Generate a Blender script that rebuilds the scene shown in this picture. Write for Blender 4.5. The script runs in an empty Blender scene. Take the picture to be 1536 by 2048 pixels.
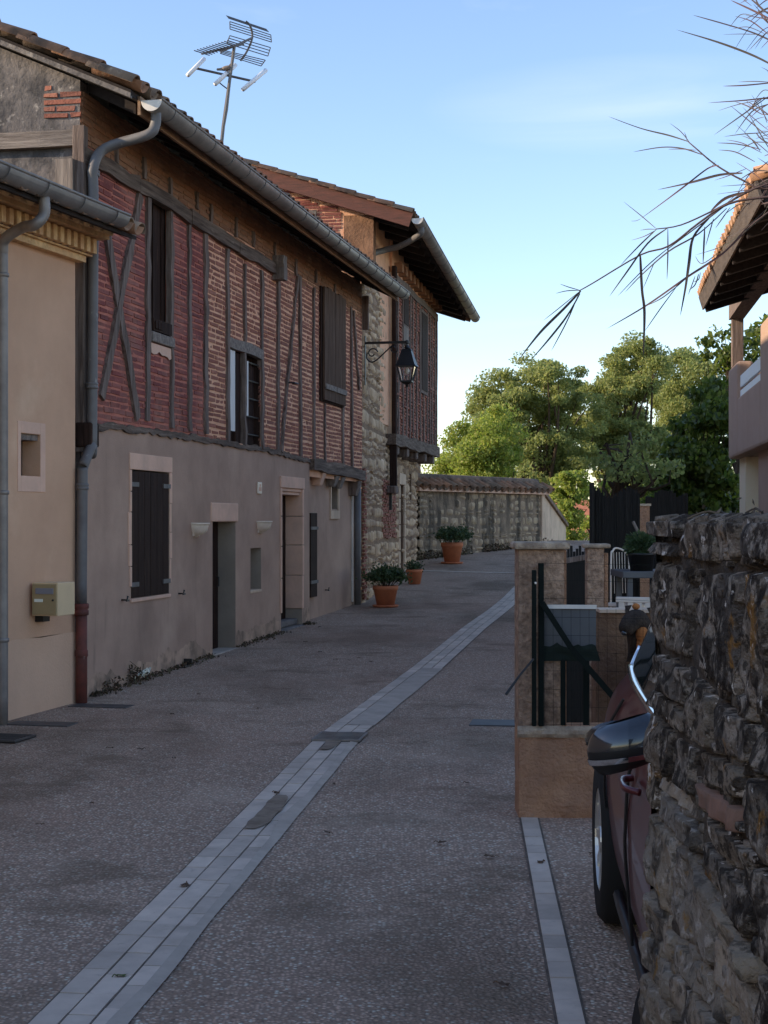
import bpy, bmesh, math, random
import numpy as np
from mathutils import Vector, Matrix, noise as mnoise
R = math.radians
SC = bpy.context.scene
COL = SC.collection
rnd = random.Random(7)
# ------------------------------------------------------------------ camera, sky, sun, exposure
FP, H, VH = 3076.0, 1.68, 1040.0          # focal length and horizon in photo pixels, eye height
cam = bpy.data.cameras.new("camera"); co = bpy.data.objects.new("camera", cam); COL.objects.link(co)
co.location = (0, 0, H); co.rotation_euler = (R(90), 0, 0)
cam.sensor_fit = 'VERTICAL'; cam.sensor_height = 24; cam.lens = 24*FP/2048
cam.shift_y = (VH-1024)/2048; cam.clip_start = .05; cam.clip_end = 3000
SC.camera = co
SUN_AZ, SUN_EL = -98, 19                   # degrees left of the view, elevation
w = bpy.data.worlds.new("World"); SC.world = w; w.use_nodes = True
nt = w.node_tree; bg = nt.nodes['Background']
sky = nt.nodes.new('ShaderNodeTexSky'); sky.sky_type = 'NISHITA'; sky.sun_disc = False
sky.sun_elevation = R(SUN_EL); sky.sun_rotation = R(SUN_AZ); sky.air_density = 1.0; sky.dust_density = .25; sky.ozone_density = 2.0
bg.inputs[1].default_value = .15
# thin cirrus, procedural on the sky direction
tc = nt.nodes.new('ShaderNodeTexCoord'); mp = nt.nodes.new('ShaderNodeMapping')
mp.inputs['Rotation'].default_value = (0, R(14), 0); mp.inputs['Scale'].default_value = (2.2, 3, 16)
nz = nt.nodes.new('ShaderNodeTexNoise'); nz.inputs['Scale'].default_value = 1.7; nz.inputs['Detail'].default_value = 7; nz.inputs['Distortion'].default_value = .6
cr = nt.nodes.new('ShaderNodeValToRGB'); cr.color_ramp.elements[0].position = .62; cr.color_ramp.elements[1].position = .9
cr.color_ramp.elements[1].color = (.25, .25, .25, 1)
mx = nt.nodes.new('ShaderNodeMix'); mx.data_type = 'RGBA'; mx.inputs[7].default_value = (4.2, 4.6, 5.2, 1)
L = nt.links.new
L(tc.outputs['Generated'], mp.inputs[0]); L(mp.outputs[0], nz.inputs['Vector']); L(nz.outputs[0], cr.inputs[0])
# one wisp in the upper right sky, at a fixed direction
wm = nt.nodes.new('ShaderNodeMapping'); wm.inputs['Scale'].default_value = (1/.13, .01, 1/.03); wm.inputs['Location'].default_value = (-.152/.13, -.0095, -.258/.03)
wl = nt.nodes.new('ShaderNodeVectorMath'); wl.operation = 'LENGTH'; wr = nt.nodes.new('ShaderNodeMapRange'); wr.inputs[1].default_value = 1.0; wr.inputs[2].default_value = .15; wr.inputs[4].default_value = 1
wn = nt.nodes.new('ShaderNodeMapRange'); wn.inputs[1].default_value = .35; wn.inputs[2].default_value = .7; wn.inputs[4].default_value = .45
wp = nt.nodes.new('ShaderNodeMath'); wp.operation = 'MULTIPLY'; wa = nt.nodes.new('ShaderNodeMath'); wa.operation = 'MAXIMUM'
L(tc.outputs['Generated'], wm.inputs[0]); L(wm.outputs[0], wl.inputs[0]); L(wl.outputs['Value'], wr.inputs[0]); L(nz.outputs[0], wn.inputs[0])
L(wr.outputs[0], wp.inputs[0]); L(wn.outputs[0], wp.inputs[1]); L(wp.outputs[0], wa.inputs[0]); L(cr.outputs[0], wa.inputs[1])
ti = nt.nodes.new('ShaderNodeMix'); ti.data_type = 'RGBA'; ti.blend_type = 'MULTIPLY'; ti.inputs[0].default_value = 1; ti.inputs[7].default_value = (.98, .94, 1.0, 1)
L(wa.outputs[0], mx.inputs[0]); L(sky.outputs[0], mx.inputs[6]); L(mx.outputs[2], ti.inputs[6]); L(ti.outputs[2], bg.inputs[0])
sl = bpy.data.lights.new("sun", 'SUN'); sl.energy = 3.2; sl.angle = R(.5); sl.color = (1, .83, .62)
so = bpy.data.objects.new("sun", sl); COL.objects.link(so)
sd = Vector((math.sin(R(SUN_AZ))*math.cos(R(SUN_EL)), math.cos(R(SUN_AZ))*math.cos(R(SUN_EL)), math.sin(R(SUN_EL))))
so.rotation_euler = sd.to_track_quat('Z', 'Y').to_euler()
vs = SC.view_settings; vs.view_transform = 'Standard'; vs.look = 'None'; vs.gamma = 1; vs.exposure = 1.0
SC.cycles.use_denoising = True
SC.cycles.max_bounces = 8

# ------------------------------------------------------------------ pixel to place
def at(u, v, Y): return Vector(((u-768)/FP*Y, Y, H+(VH-v)/FP*Y))
def gz(Y):                                  # the street climbs gently, then more steeply
    a, b = .0185, .05
    if Y < 21: return a*Y
    z = a*21
    if Y < 25: t = Y-21; return z+a*t+(b-a)*t*t/8
    z += a*4+(b-a)*2
    if Y < 38: return z+b*(Y-25)
    z += b*13
    return max(z-.12*(Y-38), -2.5)
def ground(u, v):
    lo, hi = .5, 37.
    dz = (VH-v)/FP
    for _ in range(50):
        m = (lo+hi)/2
        if H+dz*m > gz(m): lo = m
        else: hi = m
    return Vector(((u-768)/FP*lo, lo, gz(lo)))
class Fr:                                   # a wall's own axes: x along it, y into it, z up
    def __init__(s, X, Y, tan, flip=False):
        a = math.atan(tan); k = -1 if flip else 1
        s.ex = (k*math.sin(a), k*math.cos(a)); s.ey = (-s.ex[1], s.ex[0])
        s.O = Vector((X, Y, gz(Y))); s.rz = math.atan2(s.ex[1], s.ex[0])
    def loc(s, u, v, off=0):                # pixel on the plane y = -off
        dx = (u-768)/FP
        t = (s.ey[0]*s.O.x+s.ey[1]*s.O.y-off)/(s.ey[0]*dx+s.ey[1])
        px, py = dx*t-s.O.x, t-s.O.y
        return (s.ex[0]*px+s.ex[1]*py, H+(VH-v)/FP*t-s.O.z)
    def l(s, p):
        px, py = p[0]-s.O.x, p[1]-s.O.y
        return Vector((s.ex[0]*px+s.ex[1]*py, s.ey[0]*px+s.ey[1]*py, p[2]-s.O.z))
    def w(s, x, y, z):
        return Vector((s.O.x+s.ex[0]*x+s.ey[0]*y, s.O.y+s.ex[1]*x+s.ey[1]*y, s.O.z+z))
    def g(s, x, y=0): return gz(s.O.y+s.ex[1]*x+s.ey[1]*y)-s.O.z

# ------------------------------------------------------------------ mesh helpers
class MB:
    def __init__(s): s.v = []; s.f = []
    def add(s, vs, fs):
        n = len(s.v); s.v += [tuple(p) for p in vs]; s.f += [tuple(i+n for i in f) for f in fs]; return s
    def hexa(s, p):                          # 4 bottom, 4 top, same winding
        return s.add(p, [(3,2,1,0),(4,5,6,7),(0,1,5,4),(1,2,6,5),(2,3,7,6),(3,0,4,7)])
    def box(s, x0, x1, y0, y1, z0, z1):
        return s.hexa([(x0,y0,z0),(x1,y0,z0),(x1,y1,z0),(x0,y1,z0),(x0,y0,z1),(x1,y0,z1),(x1,y1,z1),(x0,y1,z1)])
    def bar(s, p0, p1, w, h, up=(0,0,1), seg=1, jit=0., r=rnd):
        p0, p1 = Vector(p0), Vector(p1); d = (p1-p0).normalized(); up = Vector(up)
        if abs(d.dot(up)) > .98: up = Vector((0,1,0))
        a = d.cross(up).normalized(); b = a.cross(d).normalized()
        rings = []
        for i in range(seg+1):
            c = p0.lerp(p1, i/seg)+a*r.uniform(-jit, jit)+b*r.uniform(-jit, jit)*.5
            ww, hh = w/2+r.uniform(-jit, jit)*.7, h/2
            rings.append([c-a*ww-b*hh, c+a*ww-b*hh, c+a*ww+b*hh, c-a*ww+b*hh])
        vs = [p for q in rings for p in q]; fs = [(3,2,1,0)]
        for i in range(seg):
            for k in range(4): fs.append((i*4+k, i*4+(k+1) % 4, i*4+4+(k+1) % 4, i*4+4+k))
        fs.append(tuple(seg*4+k for k in range(4)))
        return s.add(vs, fs)
    def tube(s, pts, r, n=10, cap=True):
        pts = [Vector(p) for p in pts]; m = len(pts)
        rs = r if isinstance(r, (list, tuple)) else [r]*m
        t0 = (pts[1]-pts[0]).normalized(); a = t0.orthogonal().normalized(); vs = []; fs = []
        for i, p in enumerate(pts):
            t = (pts[min(i+1, m-1)]-pts[max(i-1, 0)]).normalized()
            a = (a-t*a.dot(t)).normalized(); b = t.cross(a)
            for k in range(n):
                q = 2*math.pi*k/n; vs.append(p+(a*math.cos(q)+b*math.sin(q))*rs[i])
        for i in range(m-1):
            for k in range(n): fs.append((i*n+k, i*n+(k+1) % n, i*n+n+(k+1) % n, i*n+n+k))
        if cap: fs += [tuple(range(n-1, -1, -1)), tuple((m-1)*n+k for k in range(n))]
        return s.add(vs, fs)
    def lathe(s, prof, c=(0,0,0), n=24, a0=0, a1=2*math.pi, cap=False):
        full = abs(a1-a0-2*math.pi) < 1e-6; k = n if full else n+1; vs = []; fs = []
        for (r, z) in prof:
            for i in range(k):
                q = a0+(a1-a0)*i/n; vs.append((c[0]+r*math.cos(q), c[1]+r*math.sin(q), c[2]+z))
        for j in range(len(prof)-1):
            for i in range(n if full else n):
                i2 = (i+1) % k
                fs.append((j*k+i, j*k+i2, j*k+k+i2, j*k+k+i))
        return s.add(vs, fs)
    def grid(s, fn, nx, ny):
        vs = [fn(i/nx, j/ny) for j in range(ny+1) for i in range(nx+1)]
        fs = [(j*(nx+1)+i, j*(nx+1)+i+1, (j+1)*(nx+1)+i+1, (j+1)*(nx+1)+i) for j in range(ny) for i in range(nx)]
        return s.add(vs, fs)
    def poly_prism(s, pts, off):             # pts 3D loop, off = extrusion vector
        n = len(pts); off = Vector(off); P = [Vector(p) for p in pts]
        vs = P+[p+off for p in P]
        fs = [tuple(range(n-1, -1, -1)), tuple(range(n, 2*n))]+[(i, (i+1) % n, n+(i+1) % n, n+i) for i in range(n)]
        return s.add(vs, fs)
    def build(s, name, m, parent=None, smooth=False, bevel=0, fix=True):
        me = bpy.data.meshes.new(name); me.from_pydata(s.v, [], s.f)
        if fix:
            bm = bmesh.new(); bm.from_mesh(me); bmesh.ops.recalc_face_normals(bm, faces=bm.faces); bm.to_mesh(me); bm.free()
        me.materials.append(m)
        if smooth: me.polygons.foreach_set('use_smooth', [True]*len(me.polygons))
        o = bpy.data.objects.new(name, me); COL.objects.link(o)
        if parent: o.parent = parent
        if bevel:
            b = o.modifiers.new('bevel', 'BEVEL'); b.width = bevel; b.segments = 2; b.limit_method = 'ANGLE'
        return o
def tag(o, label=None, cat=None, group=None, kind=None):
    if label: o['label'] = label
    if cat: o['category'] = cat
    if group: o['group'] = group
    if kind: o['kind'] = kind
    return o
def thing(name, label, cat, loc=(0,0,0), rz=0, group=None):
    o = bpy.data.objects.new(name, None); COL.objects.link(o); o.empty_display_size = .1
    o.location = loc; o.rotation_euler = (0,0,rz)
    return tag(o, label, cat, group)
def frthing(fr, name, label, cat, group=None): return thing(name, label, cat, fr.O, fr.rz, group)

# ------------------------------------------------------------------ materials
def mat(name, c1, c2=None, sc=4, rough=.85, bump=0, bsc=30, st=(1,1,1), metal=0, island=0, icols=None,
        layers=(), spec=.25, coat=0, det=6, transl=0, lo=.35, hi=.65, vor=None, tone=(1.48,1.30,1.08)):
    T_ = lambda c: None if c is None else tuple(min(.86, x*k) for x, k in zip(c, tone))
    c1, c2 = T_(c1), T_(c2); icols = [T_(c) for c in icols] if icols else None
    layers = [(T_(l[0]), *l[1:]) for l in layers]; vor = (vor[0], [T_(c) for c in vor[1]], T_(vor[2]), vor[3]) if vor else None
    m = bpy.data.materials.new(name); m.use_nodes = True; t = m.node_tree; N = t.nodes.new; K = t.links.new
    p = t.nodes['Principled BSDF']
    p.inputs['Roughness'].default_value = rough; p.inputs['Metallic'].default_value = metal
    p.inputs['Specular IOR Level'].default_value = spec; p.inputs['Coat Weight'].default_value = coat
    tc = N('ShaderNodeTexCoord')
    def ns(scale, stretch, d=det):
        mp = N('ShaderNodeMapping'); mp.inputs['Scale'].default_value = stretch
        n = N('ShaderNodeTexNoise'); n.inputs['Scale'].default_value = scale; n.inputs['Detail'].default_value = d; n.inputs['Roughness'].default_value = .62
        K(tc.outputs['Object'], mp.inputs[0]); K(mp.outputs[0], n.inputs['Vector']); return n.outputs[0]
    def rng(x, a, b):
        r = N('ShaderNodeMapRange'); r.inputs[1].default_value = a; r.inputs[2].default_value = b; K(x, r.inputs[0]); return r.outputs[0]
    def mix(f, a, b, mode='MIX', amt=None):
        q = N('ShaderNodeMix'); q.data_type = 'RGBA'; q.blend_type = mode
        for x, i in ((f, 0), (a, 6), (b, 7)):
            if hasattr(x, 'is_linked'): K(x, q.inputs[i])
            elif i == 0: q.inputs[0].default_value = x
            else: q.inputs[i].default_value = (*x, 1)
        return q.outputs[2]
    col = None
    if icols:
        g = N('ShaderNodeNewGeometry'); cr = N('ShaderNodeValToRGB'); e = cr.color_ramp.elements
        n = len(icols)
        while len(e) < n: e.new(.5)
        for i, c in enumerate(icols): e[i].position = i/max(1, n-1); e[i].color = (*c, 1)
        K(g.outputs['Random Per Island'], cr.inputs[0]); col = cr.outputs[0]
        if c2 is not None: col = mix(rng(ns(sc, st), lo, hi), col, mix(.5, col, c2))
    else:
        col = mix(rng(ns(sc, st), lo, hi), c1, c2) if c2 is not None else None
    if vor:                                   # pebbles: (scale, colours)
        v = N('ShaderNodeTexVoronoi'); v.inputs['Scale'].default_value = vor[0]; K(tc.outputs['Object'], v.inputs['Vector'])
        cr = N('ShaderNodeValToRGB'); e = cr.color_ramp.elements; n = len(vor[1])
        while len(e) < n: e.new(.5)
        for i, c in enumerate(vor[1]): e[i].position = i/(n-1); e[i].color = (*c, 1)
        sx = N('ShaderNodeSeparateColor'); K(v.outputs['Color'], sx.inputs[0]); K(sx.outputs[0], cr.inputs[0])
        pc = mix(rng(v.outputs['Distance'], .25, .62), cr.outputs[0], vor[2])
        col = mix(vor[3], col, pc) if col is not None else pc
        vdist = v.outputs['Distance']
    if island:
        g = N('ShaderNodeNewGeometry'); hv = N('ShaderNodeHueSaturation')
        K(rng(g.outputs['Random Per Island'], 0, 1), hv.inputs['Value'])
        r = t.nodes[-1] if False else None
        mr = N('ShaderNodeMapRange'); mr.inputs[3].default_value = 1-island; mr.inputs[4].default_value = 1+island
        K(g.outputs['Random Per Island'], mr.inputs[0]); K(mr.outputs[0], hv.inputs['Value'])
        if col is not None: K(col, hv.inputs['Color'])
        else: hv.inputs['Color'].default_value = (*c1, 1)
        col = hv.outputs[0]
    for (lc, ls, a, b, lst, amt) in layers:
        f = rng(ns(ls, lst), a, b); mm = N('ShaderNodeMath'); mm.operation = 'MULTIPLY'; K(f, mm.inputs[0]); mm.inputs[1].default_value = amt
        col = mix(mm.outputs[0], col if col is not None else c1, lc)
    if col is None: p.inputs['Base Color'].default_value = (*c1, 1)
    else: K(col, p.inputs['Base Color'])
    if bump:
        b = N('ShaderNodeBump'); b.inputs['Strength'].default_value = 1; b.inputs['Distance'].default_value = bump
        if vor:
            K(rng(vdist, .7, .1), b.inputs['Height'])
        else: K(ns(bsc, st, 5), b.inputs['Height'])
        K(b.outputs[0], p.inputs['Normal'])
    if transl:
        tr = N('ShaderNodeBsdfTranslucent'); ms = N('ShaderNodeMixShader'); ms.inputs[0].default_value = transl
        hb = N('ShaderNodeHueSaturation'); hb.inputs['Value'].default_value = 1.5; hb.inputs['Saturation'].default_value = 1.1
        if col is not None: K(col, hb.inputs['Color'])
        else: hb.inputs['Color'].default_value = (*c1, 1)
        K(hb.outputs[0], tr.inputs[0]); K(p.outputs[0], ms.inputs[1]); K(tr.outputs[0], ms.inputs[2])
        K(ms.outputs[0], t.nodes['Material Output'].inputs[0])
    return m
def glassy(name, col, rough=.05):
    m = mat(name, col, rough=rough, spec=.6, coat=.3); return m

BLK = (.02,.02,.02)
M = {}
M['road'] = mat('exposed_aggregate', (.55,.435,.375), (.41,.32,.275), sc=.7, rough=.9, bump=.006, spec=.12,
    vor=(64, [(.08,.064,.056),(.29,.225,.195),(.53,.42,.365),(.38,.305,.28),(.85,.73,.65)], (.16,.128,.11), .80),
    layers=[((.10,.083,.065), .5, .50, .62, (1,.55,1), .62), ((.36,.245,.205), .35, .5, .7, (1,1,1), .4), ((.12,.095,.075), 2.0, .55, .66, (.6,1,1), .6), ((.44,.38,.34), .8, .56, .7, (1,1,1), .35), ((.08,.07,.06), 7, .66, .74, (1,1,1), .6)])
M['paver'] = mat('pale_paver', (.45,.415,.395), (.35,.32,.305), sc=5, rough=.7, bump=.001, bsc=60, island=.14, layers=[((.2,.18,.16), 3, .56, .75, (1,1,1), .6), ((.15,.13,.12), 18, .62, .74, (1,1,1), .4)])
M['cement'] = mat('cement_skim', (.36,.335,.32), (.28,.26,.25), sc=6, rough=.9, bump=.001, bsc=50)
M['joint'] = mat('dark_joint', (.075,.065,.06), (.14,.12,.11), sc=12, rough=.95)
M['puddle'] = mat('settled_mud', (.13,.105,.085), (.22,.19,.165), sc=9, rough=.7, spec=.2)
M['iron'] = mat('cast_iron', (.035,.037,.042), (.06,.06,.065), sc=9, rough=.55, spec=.4)
M['blackmetal'] = mat('black_metal', (.012,.012,.014), rough=.45, spec=.5)
M['earth'] = mat('earth', (.09,.075,.055), (.14,.12,.09), sc=3, rough=1, bump=.02, bsc=12)
M['grassland'] = mat('far_ground', (.06,.075,.03), (.10,.10,.05), sc=.2, rough=1)
M['render'] = mat('grey_render', (.35,.262,.225), (.265,.195,.168), sc=1.3, rough=.95, bump=.004, bsc=70,
    layers=[((.19,.14,.12), 1.1, .52, .72, (1,1,.4), .65), ((.44,.35,.30), .8, .55, .75, (1,1,1), .45), ((.13,.10,.085), 5, .60, .74, (1.3,1.3,.18), .45), ((.12,.10,.09), 30, .66, .74, (1,1,1), .4)])
M['plinth'] = mat('damp_plinth_render', (.40,.30,.25), (.20,.155,.13), sc=3, rough=1, bump=.005, bsc=50, layers=[((.12,.10,.085), 6, .5, .68, (1,1,1), .7)])
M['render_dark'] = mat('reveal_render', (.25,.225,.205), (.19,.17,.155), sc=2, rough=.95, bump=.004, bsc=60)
M['yellow'] = mat('ochre_render', (.47,.32,.24), (.41,.275,.205), sc=1.4, rough=.95, bump=.003, bsc=80,
    layers=[((.38,.265,.20), 1.2, .52, .74, (1,1,.4), .55), ((.28,.20,.15), 26, .66, .74, (1,1,1), .6), ((.62,.46,.36), .9, .55, .7, (1,1,1), .5)])
M['yellow_low'] = mat('ochre_plinth_render', (.50,.36,.28), (.45,.32,.25), sc=2, rough=.95, bump=.004, bsc=60, layers=[((.5,.37,.28), 2, .6, .75, (1,1,1), .4)])
M['cornice'] = mat('cornice_plaster', (.66,.44,.26), (.40,.25,.15), sc=7, rough=.95, bump=.012, bsc=22, layers=[((.14,.09,.06), 5, .55, .7, (1,1,1), .6)])
M['palestone'] = mat('pale_stone', (.54,.385,.325), (.44,.315,.27), sc=3, rough=.9, bump=.004, bsc=25, layers=[((.35,.28,.24), 7, .62, .75, (1,1,1), .4)])
M['wood'] = mat('weathered_timber', (.19,.16,.155), (.07,.055,.052), sc=3, rough=.9, bump=.012, bsc=16, st=(9,9,.5), layers=[((.24,.21,.20), 4, .58, .72, (6,6,.6), .6)])
M['wood_h'] = mat('weathered_beam', (.17,.14,.125), (.06,.045,.04), sc=3, rough=.9, bump=.014, bsc=16, st=(.5,9,9), layers=[((.26,.22,.20), 4, .58, .72, (.8,6,6), .6)])
M['wood_grey'] = mat('grey_timber', (.23,.215,.215), (.10,.09,.09), sc=3, rough=.9, bump=.01, bsc=18, st=(8,8,.5))
M['wood_grey_h'] = mat('grey_timber_beam', (.24,.225,.225), (.10,.09,.09), sc=3, rough=.9, bump=.01, bsc=18, st=(8,.5,8))
M['darkwood'] = mat('dark_boards', (.034,.022,.02), (.017,.011,.01), sc=4, rough=.85, spec=.1, bump=.006, bsc=14, st=(9,9,.5), layers=[((.085,.052,.042), 5, .56, .68, (8,8,.4), .6)])
M['shutter'] = mat('brown_shutter_paint', (.030,.018,.015), (.017,.011,.010), sc=4, rough=.75, spec=.1, bump=.004, bsc=30, st=(6,6,.6), layers=[((.07,.05,.042), 5, .57, .68, (7,7,.5), .5)])
M['shutter_grey'] = mat('bleached_shutter_boards', (.10,.07,.058), (.05,.035,.03), sc=4, rough=.9, spec=.1, bump=.006, bsc=16, st=(8,8,.5), layers=[((.14,.11,.095), 5, .55, .66, (8,8,.4), .6)])
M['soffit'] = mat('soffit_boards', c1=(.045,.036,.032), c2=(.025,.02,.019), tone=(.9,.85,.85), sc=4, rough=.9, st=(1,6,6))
M['fascia'] = mat('eave_board', (.27,.19,.14), (.15,.105,.08), sc=4, rough=.9, st=(1,5,5), bump=.006, bsc=20)
M['brick_red'] = mat('dark_red_brick', None, (.09,.03,.03), sc=6, rough=.95, bump=.008, bsc=38, tone=(1.08,1.15,1.05),
    icols=[(.22,.058,.055),(.29,.078,.07),(.26,.085,.08),(.33,.11,.095),(.19,.06,.06)], layers=[((.36,.16,.125), 1.2, .47, .64, (1,1,1), .7), ((.10,.045,.045), 2.3, .55, .7, (1,1,1), .6)])
M['brick'] = mat('brown_red_brick', None, (.16,.07,.055), sc=6, tone=(1.3,1.2,1.1), rough=.95, bump=.008, bsc=38,
    icols=[(.22,.085,.062),(.27,.11,.08),(.30,.13,.095),(.20,.08,.06),(.34,.16,.115),(.18,.08,.065)])
M['mortar_red'] = mat('pink_mortar', (.40,.17,.14), (.27,.10,.085), sc=5, rough=1, bump=.006, bsc=40)
M['mortar'] = mat('orange_mortar', (.62,.38,.28), (.50,.29,.21), sc=4, rough=1, bump=.006, bsc=40)
M['brick_or'] = mat('orange_eave_brick', None, (.26,.15,.085), sc=5, rough=1, bump=.01, bsc=30,
    icols=[(.18,.095,.065),(.235,.13,.088),(.15,.078,.058),(.28,.165,.115)], layers=[((.13,.075,.05), 2, .47, .66, (1,1,1), .75), ((.40,.27,.19), 3.3, .58, .70, (1,1,1), .5)])
M['mortar_or'] = mat('tan_mortar', (.235,.145,.10), (.14,.085,.062), sc=5, rough=1, bump=.015, bsc=24, layers=[((.13,.08,.055), 2, .47, .66, (1,1,1), .75)])
M['gable'] = mat('grey_gable_render', (.21,.19,.18), (.12,.11,.107), sc=2.4, rough=1, bump=.012, bsc=22,
    layers=[((.055,.053,.055), 3.2, .46, .60, (1,1,.8), .8), ((.40,.37,.34), 9, .60, .68, (1,1,1), .6), ((.04,.04,.04), 16, .58, .68, (1,1,1), .6)], tone=(1.1,1.05,1))
M['zinc'] = mat('zinc', (.20,.197,.205), (.135,.132,.14), sc=5, rough=.5, metal=.35, spec=.4, layers=[((.14,.14,.15), 9, .6, .75, (1,1,1), .5)])
M['zinc_pale'] = mat('bare_zinc', (.55,.56,.58), (.42,.43,.45), sc=5, rough=.45, metal=.3)
M['pipe'] = mat('painted_pipe', (.115,.12,.135), (.085,.085,.095), sc=4, rough=.55, spec=.4, layers=[((.32,.33,.35), 14, .64, .72, (1,1,.5), .5)])
M['castred'] = mat('red_oxide_iron', (.14,.045,.04), (.08,.035,.033), sc=8, rough=.7, layers=[((.3,.27,.26), 12, .66, .74, (1,1,1), .5)])
M['tile'] = mat('old_roof_tile', None, (.06,.055,.05), sc=5, rough=1, bump=.008, bsc=30,
    icols=[(.22,.135,.10),(.30,.17,.115),(.17,.13,.11),(.26,.20,.16),(.13,.10,.09)], layers=[((.30,.28,.24), 8, .6, .7, (1,1,1), .6), ((.045,.04,.038), 3, .48, .62, (1,1,1), .7)])
M['tile_red'] = mat('red_roof_tile', None, (.16,.07,.05), sc=5, rough=1, icols=[(.30,.12,.08),(.38,.16,.10),(.25,.10,.08)])
M['tile_new'] = mat('clean_roof_tile', None, (.5,.27,.17), sc=5, rough=.9, icols=[(.22,.16,.12),(.26,.19,.14),(.18,.13,.10)])
M['house_fascia'] = mat('house_eave_board', (.14,.11,.09), (.085,.067,.056), sc=4, rough=.9, st=(1,5,5), bump=.004, tone=(1,1,1))
M['barge'] = mat('red_verge_board', (.12,.055,.048), (.075,.042,.038), sc=5, rough=.85, st=(6,.6,6), bump=.004)
M['stone'] = mat('limestone_rubble', None, (.24,.19,.14), sc=5, rough=1, bump=.02, bsc=14,
    icols=[(.44,.345,.26),(.52,.42,.325),(.31,.235,.18),(.47,.37,.28),(.24,.18,.145),(.58,.475,.38)])
M['mortar_st'] = mat('sandy_mortar', (.22,.16,.12), (.13,.098,.075), sc=5, rough=1, bump=.015, bsc=20)
M['stone_dk'] = mat('lichened_rubble', None, (.17,.14,.11), sc=5, rough=1, bump=.02, bsc=14,
    icols=[(.34,.28,.215),(.40,.34,.26),(.30,.245,.19),(.38,.315,.245)],
    layers=[((.05,.046,.042), 2.4, .46, .60, (1.8,1.8,.3), .88), ((.55,.52,.46), 7, .62, .70, (1,1,1), .5)])
M['mortar_dk'] = mat('stained_mortar', (.22,.18,.145), (.13,.107,.09), sc=4, rough=1, bump=.02, bsc=20,
    layers=[((.05,.046,.042), 2.4, .46, .60, (1.8,1.8,.3), .88)])
M['plaster'] = mat('pale_plaster', (.50,.42,.35), (.38,.31,.26), sc=2, rough=1, bump=.005, bsc=40, layers=[((.22,.18,.16), 2, .55, .7, (1,1,.3), .5)])
M['nearstone'] = mat('old_grey_wall_stone', None, (.07,.065,.06), sc=9, rough=1, bump=.03, bsc=40, det=10,
    icols=[(.19,.17,.145),(.24,.21,.17),(.13,.12,.11),(.21,.19,.16),(.16,.15,.14),(.28,.24,.185)],
    layers=[((.035,.030,.026), 8, .47, .55, (1,1,1), .8), ((.34,.315,.275), 26, .52, .60, (1,1,1), .75), ((.022,.019,.017), 38, .51, .57, (1,1,1), .8), ((.26,.14,.035), 15, .60, .66, (1,1,1), .75), ((.62,.62,.60), 30, .625, .66, (1,1,1), .9)], tone=(1.2,1.03,.88), spec=.08)
M['nearpale'] = mat('paler_wall_stone', None, (.09,.08,.07), sc=7, rough=1, bump=.02, bsc=30, det=10,
    icols=[(.24,.21,.17),(.31,.265,.205),(.20,.18,.155),(.27,.24,.20),(.35,.29,.22)],
    layers=[((.03,.028,.027), 5, .53, .61, (1,1,1), .85), ((.40,.38,.35), 30, .55, .62, (1,1,1), .6), ((.05,.045,.04), 45, .54, .60, (1,1,1), .6), ((.24,.14,.04), 17, .63, .68, (1,1,1), .7)], tone=(1.08,.97,.86), spec=.08)
M['nearred'] = mat('reddish_wall_stone', (.20,.115,.09), (.12,.085,.07), sc=7, rough=1, bump=.012, bsc=24, st=(1,1,.5), layers=[((.05,.045,.045), 9, .55, .68, (1,1,.5), .7)])
M['nearmortar'] = mat('dark_earth_mortar', (.085,.07,.057), (.035,.03,.027), sc=18, rough=1, bump=.03, bsc=30, det=9)
M['stucco'] = mat('orange_stucco', (.40,.245,.165), (.27,.165,.12), sc=3, rough=1, bump=.03, bsc=45, det=8, layers=[((.20,.12,.08), 3, .54, .7, (1,1,.6), .6)])
M['stucco_rough'] = mat('rough_pillar_render', (.38,.275,.215), (.17,.12,.095), sc=26, rough=1, bump=.03, bsc=34, layers=[((.13,.10,.08), 4, .54, .68, (1,1,1), .6)])
M['coping'] = mat('mossy_coping', (.42,.36,.30), (.17,.14,.12), sc=9, rough=1, bump=.02, bsc=24)
M['housewall'] = mat('pink_brown_render', (.33,.25,.22), (.30,.225,.195), sc=2, rough=.95, bump=.006, bsc=70)
M['cream'] = mat('cream_render', (.66,.56,.46), (.60,.50,.41), sc=2, rough=.95, bump=.003, bsc=60)
M['white'] = mat('white_paint', (.78,.78,.78), (.70,.70,.70), sc=3, rough=.55)
M['whiteplastic'] = mat('white_plastic', (.52,.50,.49), rough=.4, spec=.5)
M['bowl'] = mat('weathered_plaster_bowl', (.62,.56,.53), (.45,.40,.38), sc=6, rough=.9, bump=.004, bsc=30)
M['screen'] = mat('black_screening', (.022,.021,.021), (.012,.012,.012), sc=20, rough=.95, st=(8,8,.3), bump=.01, bsc=40)
M['fgreen'] = mat('dark_green_paint', (.005,.008,.007), rough=.75, spec=.15)
M['tarp'] = mat('dark_green_tarp', (.006,.012,.009), (.010,.017,.013), sc=5, rough=.7)
M['greysheet'] = mat('grey_plastic_sheet', (.085,.095,.11), (.07,.075,.09), sc=3, rough=.5)
M['terracotta'] = mat('terracotta', (.44,.17,.095), (.33,.125,.075), sc=5, rough=.85, layers=[((.5,.30,.22), 6, .6, .75, (1,1,1), .4)])
M['soil'] = mat('potting_soil', (.03,.022,.016), rough=1)
M['leaf_pot'] = mat('pot_leaves', None, rough=.6, icols=[(.025,.05,.025),(.05,.085,.04),(.035,.065,.035),(.08,.11,.06)], transl=.2)
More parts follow.
